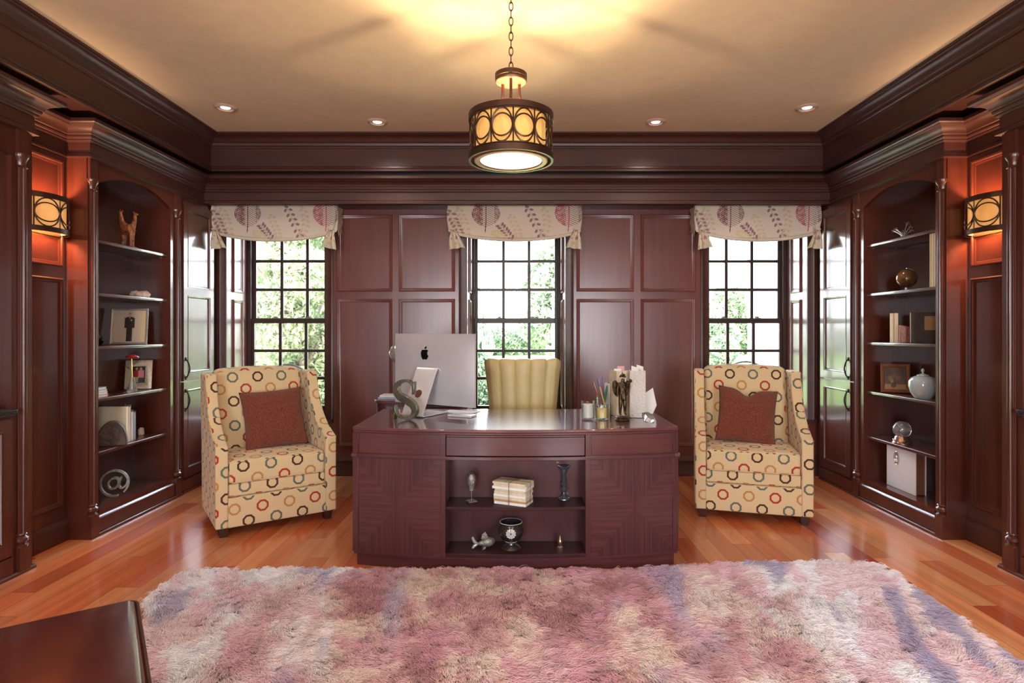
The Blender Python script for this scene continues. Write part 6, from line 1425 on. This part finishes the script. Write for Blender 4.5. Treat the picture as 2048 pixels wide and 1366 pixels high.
# right: globe
p = RP(1813, 2.755); t = thing('tabletop_globe', 'small glossy brown globe on a silver foot on the right bookcase', 'globe', (p[0], p[1], SR[1]))
zc = 0.088; R_ = 0.066; m = MB(); m.lathe([(0, zc - R_)] + [(R_ * math.cos(a), zc + R_ * math.sin(a)) for a in [-PI / 2 + PI * i / 20 for i in range(1, 20)]] + [(0, zc + R_)], n=40); m.build('sphere', MT['brown_ball'], t)
m = MB(); m.lathe([(0, 0), (0.022, 0), (0.022, 0.004), (0.010, 0.010), (0.008, 0.024), (0, 0.024)], n=20); m.build('foot', MT['silver'], t)
m = MB(); m.tube([((R_ + 0.006) * math.sin(a) , 0, zc - (R_ + 0.006) * math.cos(a)) for a in [PI * i / 20 for i in range(21)]], 0.003, 6); m.build('meridian', MT['silver'], t)
# right: big cream volumes
y0_ = RP(1858, 2.72)[1]
for k in range(4):
    t = book((2.755, 3.722 + 0.013 + 0.024 * k, SR[1]), math.radians(90), 0.022, 0.17, 0.345, 'cream', ['cream spined tall volume nearest the bookcase edge', 'second cream spined tall volume from the bookcase edge', 'third cream spined tall volume from the bookcase edge', 'innermost cream spined tall volume, nearest the globe'][k], 'tall cream volumes on the right second shelf')
# right: books and jasper bookend
p = RP(1773, 2.79); z = SR[2]
for k, (px_, lb) in enumerate(((1771, 'slim cream book left of its twin on the right third shelf'), (1779.5, 'slim cream book right of its twin on the right third shelf'))):
    p = RP(px_, 2.70); book((p[0] + 0.06, p[1] + 0.02, z), math.radians(-33), 0.024, 0.15, 0.212, 'cream', lb, 'slim cream books')
t = book((2.80, 4.03, z), math.radians(74), 0.03, 0.20, 0.212, 'navy', 'dark grey book with a pale cover picture beside the cream books')
m = MB(); m.box(-0.0162, -0.0152, -0.055, 0.02, 0.09, 0.185); m.build('cover_picture', MT['tan_paper'], t, smooth=0)
def wedge(loc, rz, r_, label, th=0.03):
    m = MB(); pr = [(0, 0)] + [(r_ * math.cos(a), r_ * math.sin(a)) for a in [PI / 2 * i / 14 for i in range(15)]]; m.prism(pr, -th, th, 'y'); o = m.build('stone_bookend', MT['redstone'], None, bevel=0.004); o.location = loc; o.rotation_euler = (0, 0, rz); tag(o, label, 'bookend')
p = RP(1797, 2.70); wedge((p[0], p[1] - 0.01, z), math.radians(-20), 0.125, 'quarter round red stone bookend in front of the dark book')
p = RP(1767, 2.80); wedge((p[0], p[1] + 0.04, z), math.radians(150), 0.10, 'quarter round red stone bookend left of the slim cream books')
# right: still life frame and ginger jar
p = RP(1791, 2.77); photo_frame((p[0], p[1], SR[3]), math.radians(-28), 0.185, 0.215, 0.026, MT['walnut_frame'], 'coppery brown frame with a dark still life picture', f_still, tilt=12, t_=0.02)
p = RP(1846, 2.735); t = thing('ginger_jar', 'pale celadon ginger jar with a small knob lid on the right bookcase', 'jar', (p[0], p[1], SR[3]))
m = MB(); m.lathe([(0, 0), (0.048, 0), (0.052, 0.004), (0.075, 0.04), (0.086, 0.085), (0.084, 0.118), (0.066, 0.142), (0.038, 0.152), (0, 0.152)], n=56); m.build('body', MT['celadon'], t)
m = MB(); m.lathe([(0, 0.153), (0.036, 0.153), (0.036, 0.158), (0.02, 0.164), (0.006, 0.168), (0.005, 0.176), (0.010, 0.186), (0.008, 0.196), (0, 0.204)], n=32); m.build('lid', MT['celadon'], t)
# right: snow globe
p = RP(1804, 2.73); t = thing('snow_globe', 'clear snow globe with silver figures on a rose silver base', 'snow globe', (p[0], p[1], SR[4]))
m = MB(); m.lathe([(0, 0), (0.062, 0), (0.063, 0.006), (0.050, 0.022), (0.045, 0.046), (0.040, 0.052), (0, 0.052)], n=40); m.tube([(0.056 * math.cos(a), 0.056 * math.sin(a) - 0.002, 0.02 + 0.008 * math.sin(3 * a)) for a in [2 * PI * i / 40 for i in range(40)]], 0.0035, 5, closed=True); m.build('base', MT['rose_silver'], t)
m = MB(); R_ = 0.058; zc = 0.098; m.lathe([(0.034, 0.0505)] + [(R_ * math.cos(a), zc + R_ * math.sin(a)) for a in [-0.9 + (PI / 2 + 0.9) * i / 20 for i in range(20)]] + [(0, zc + R_)], n=40); m.build('dome', MT['crystal'], t)
skinned('inner_figure', [(0, 0, 0.052), (0.0, 0, 0.08), (0.006, 0, 0.105), (-0.002, 0, 0.125), (-0.022, 0.0, 0.075), (-0.035, 0.0, 0.07), (0.02, 0, 0.08), (0.034, 0, 0.088), (-0.018, 0, 0.118)], [(0, 1), (1, 2), (2, 3), (1, 4), (4, 5), (1, 6), (6, 7), (2, 8)], [0.012, 0.010, 0.009, 0.006, 0.008, 0.005, 0.008, 0.005, 0.006], MT['silver'], t, 1)
# right: white album
t = thing('photo_album', 'large white album with an oval cameo standing at the bottom right', 'album', (2.745, 4.165, 0.1605), math.radians(-90))
m = MB(); w_, h_, th = 0.275, 0.293, 0.034
m.rbox((0, -th, h_ / 2), (w_ / 2 + .02, 0.003, h_ / 2), 0.002, 1); m.rbox((0, th, h_ / 2), (w_ / 2 + .02, 0.003, h_ / 2), 0.002, 1); m.box(-w_ / 2 - .02, -w_ / 2 - .017, -th, th, 0.001, h_); m.build('cover', MT['ivory'], t)
m = MB(); m.box(-w_ / 2 - .016, w_ / 2 + .012, -th + .003, th - .003, 0.004, h_ - .006); m.build('pages', MT['gold_page'], t, smooth=0)
m = MB(); pts = [(0.026 * math.cos(a) - 0.045, -th - 0.004, 0.215 + 0.045 * math.sin(a)) for a in [2 * PI * i / 36 for i in range(36)]]; m.tube(pts, 0.0035, 6, closed=True)
m.prism([(p_[0], p_[2]) for p_ in pts], -th - 0.0042, -th - 0.003, 'y'); m.lathe([(0, -0.012), (0.006, -0.008), (0.008, 0.004), (0.005, 0.014), (0, 0.016)], (-0.045, -th - 0.005, 0.22), 10); m.lathe([(0, -0.018), (0.012, -0.014), (0.008, 0.0), (0, 0.0)], (-0.045, -th - 0.005, 0.205), 10); m.build('cameo', MT['silver'], t)
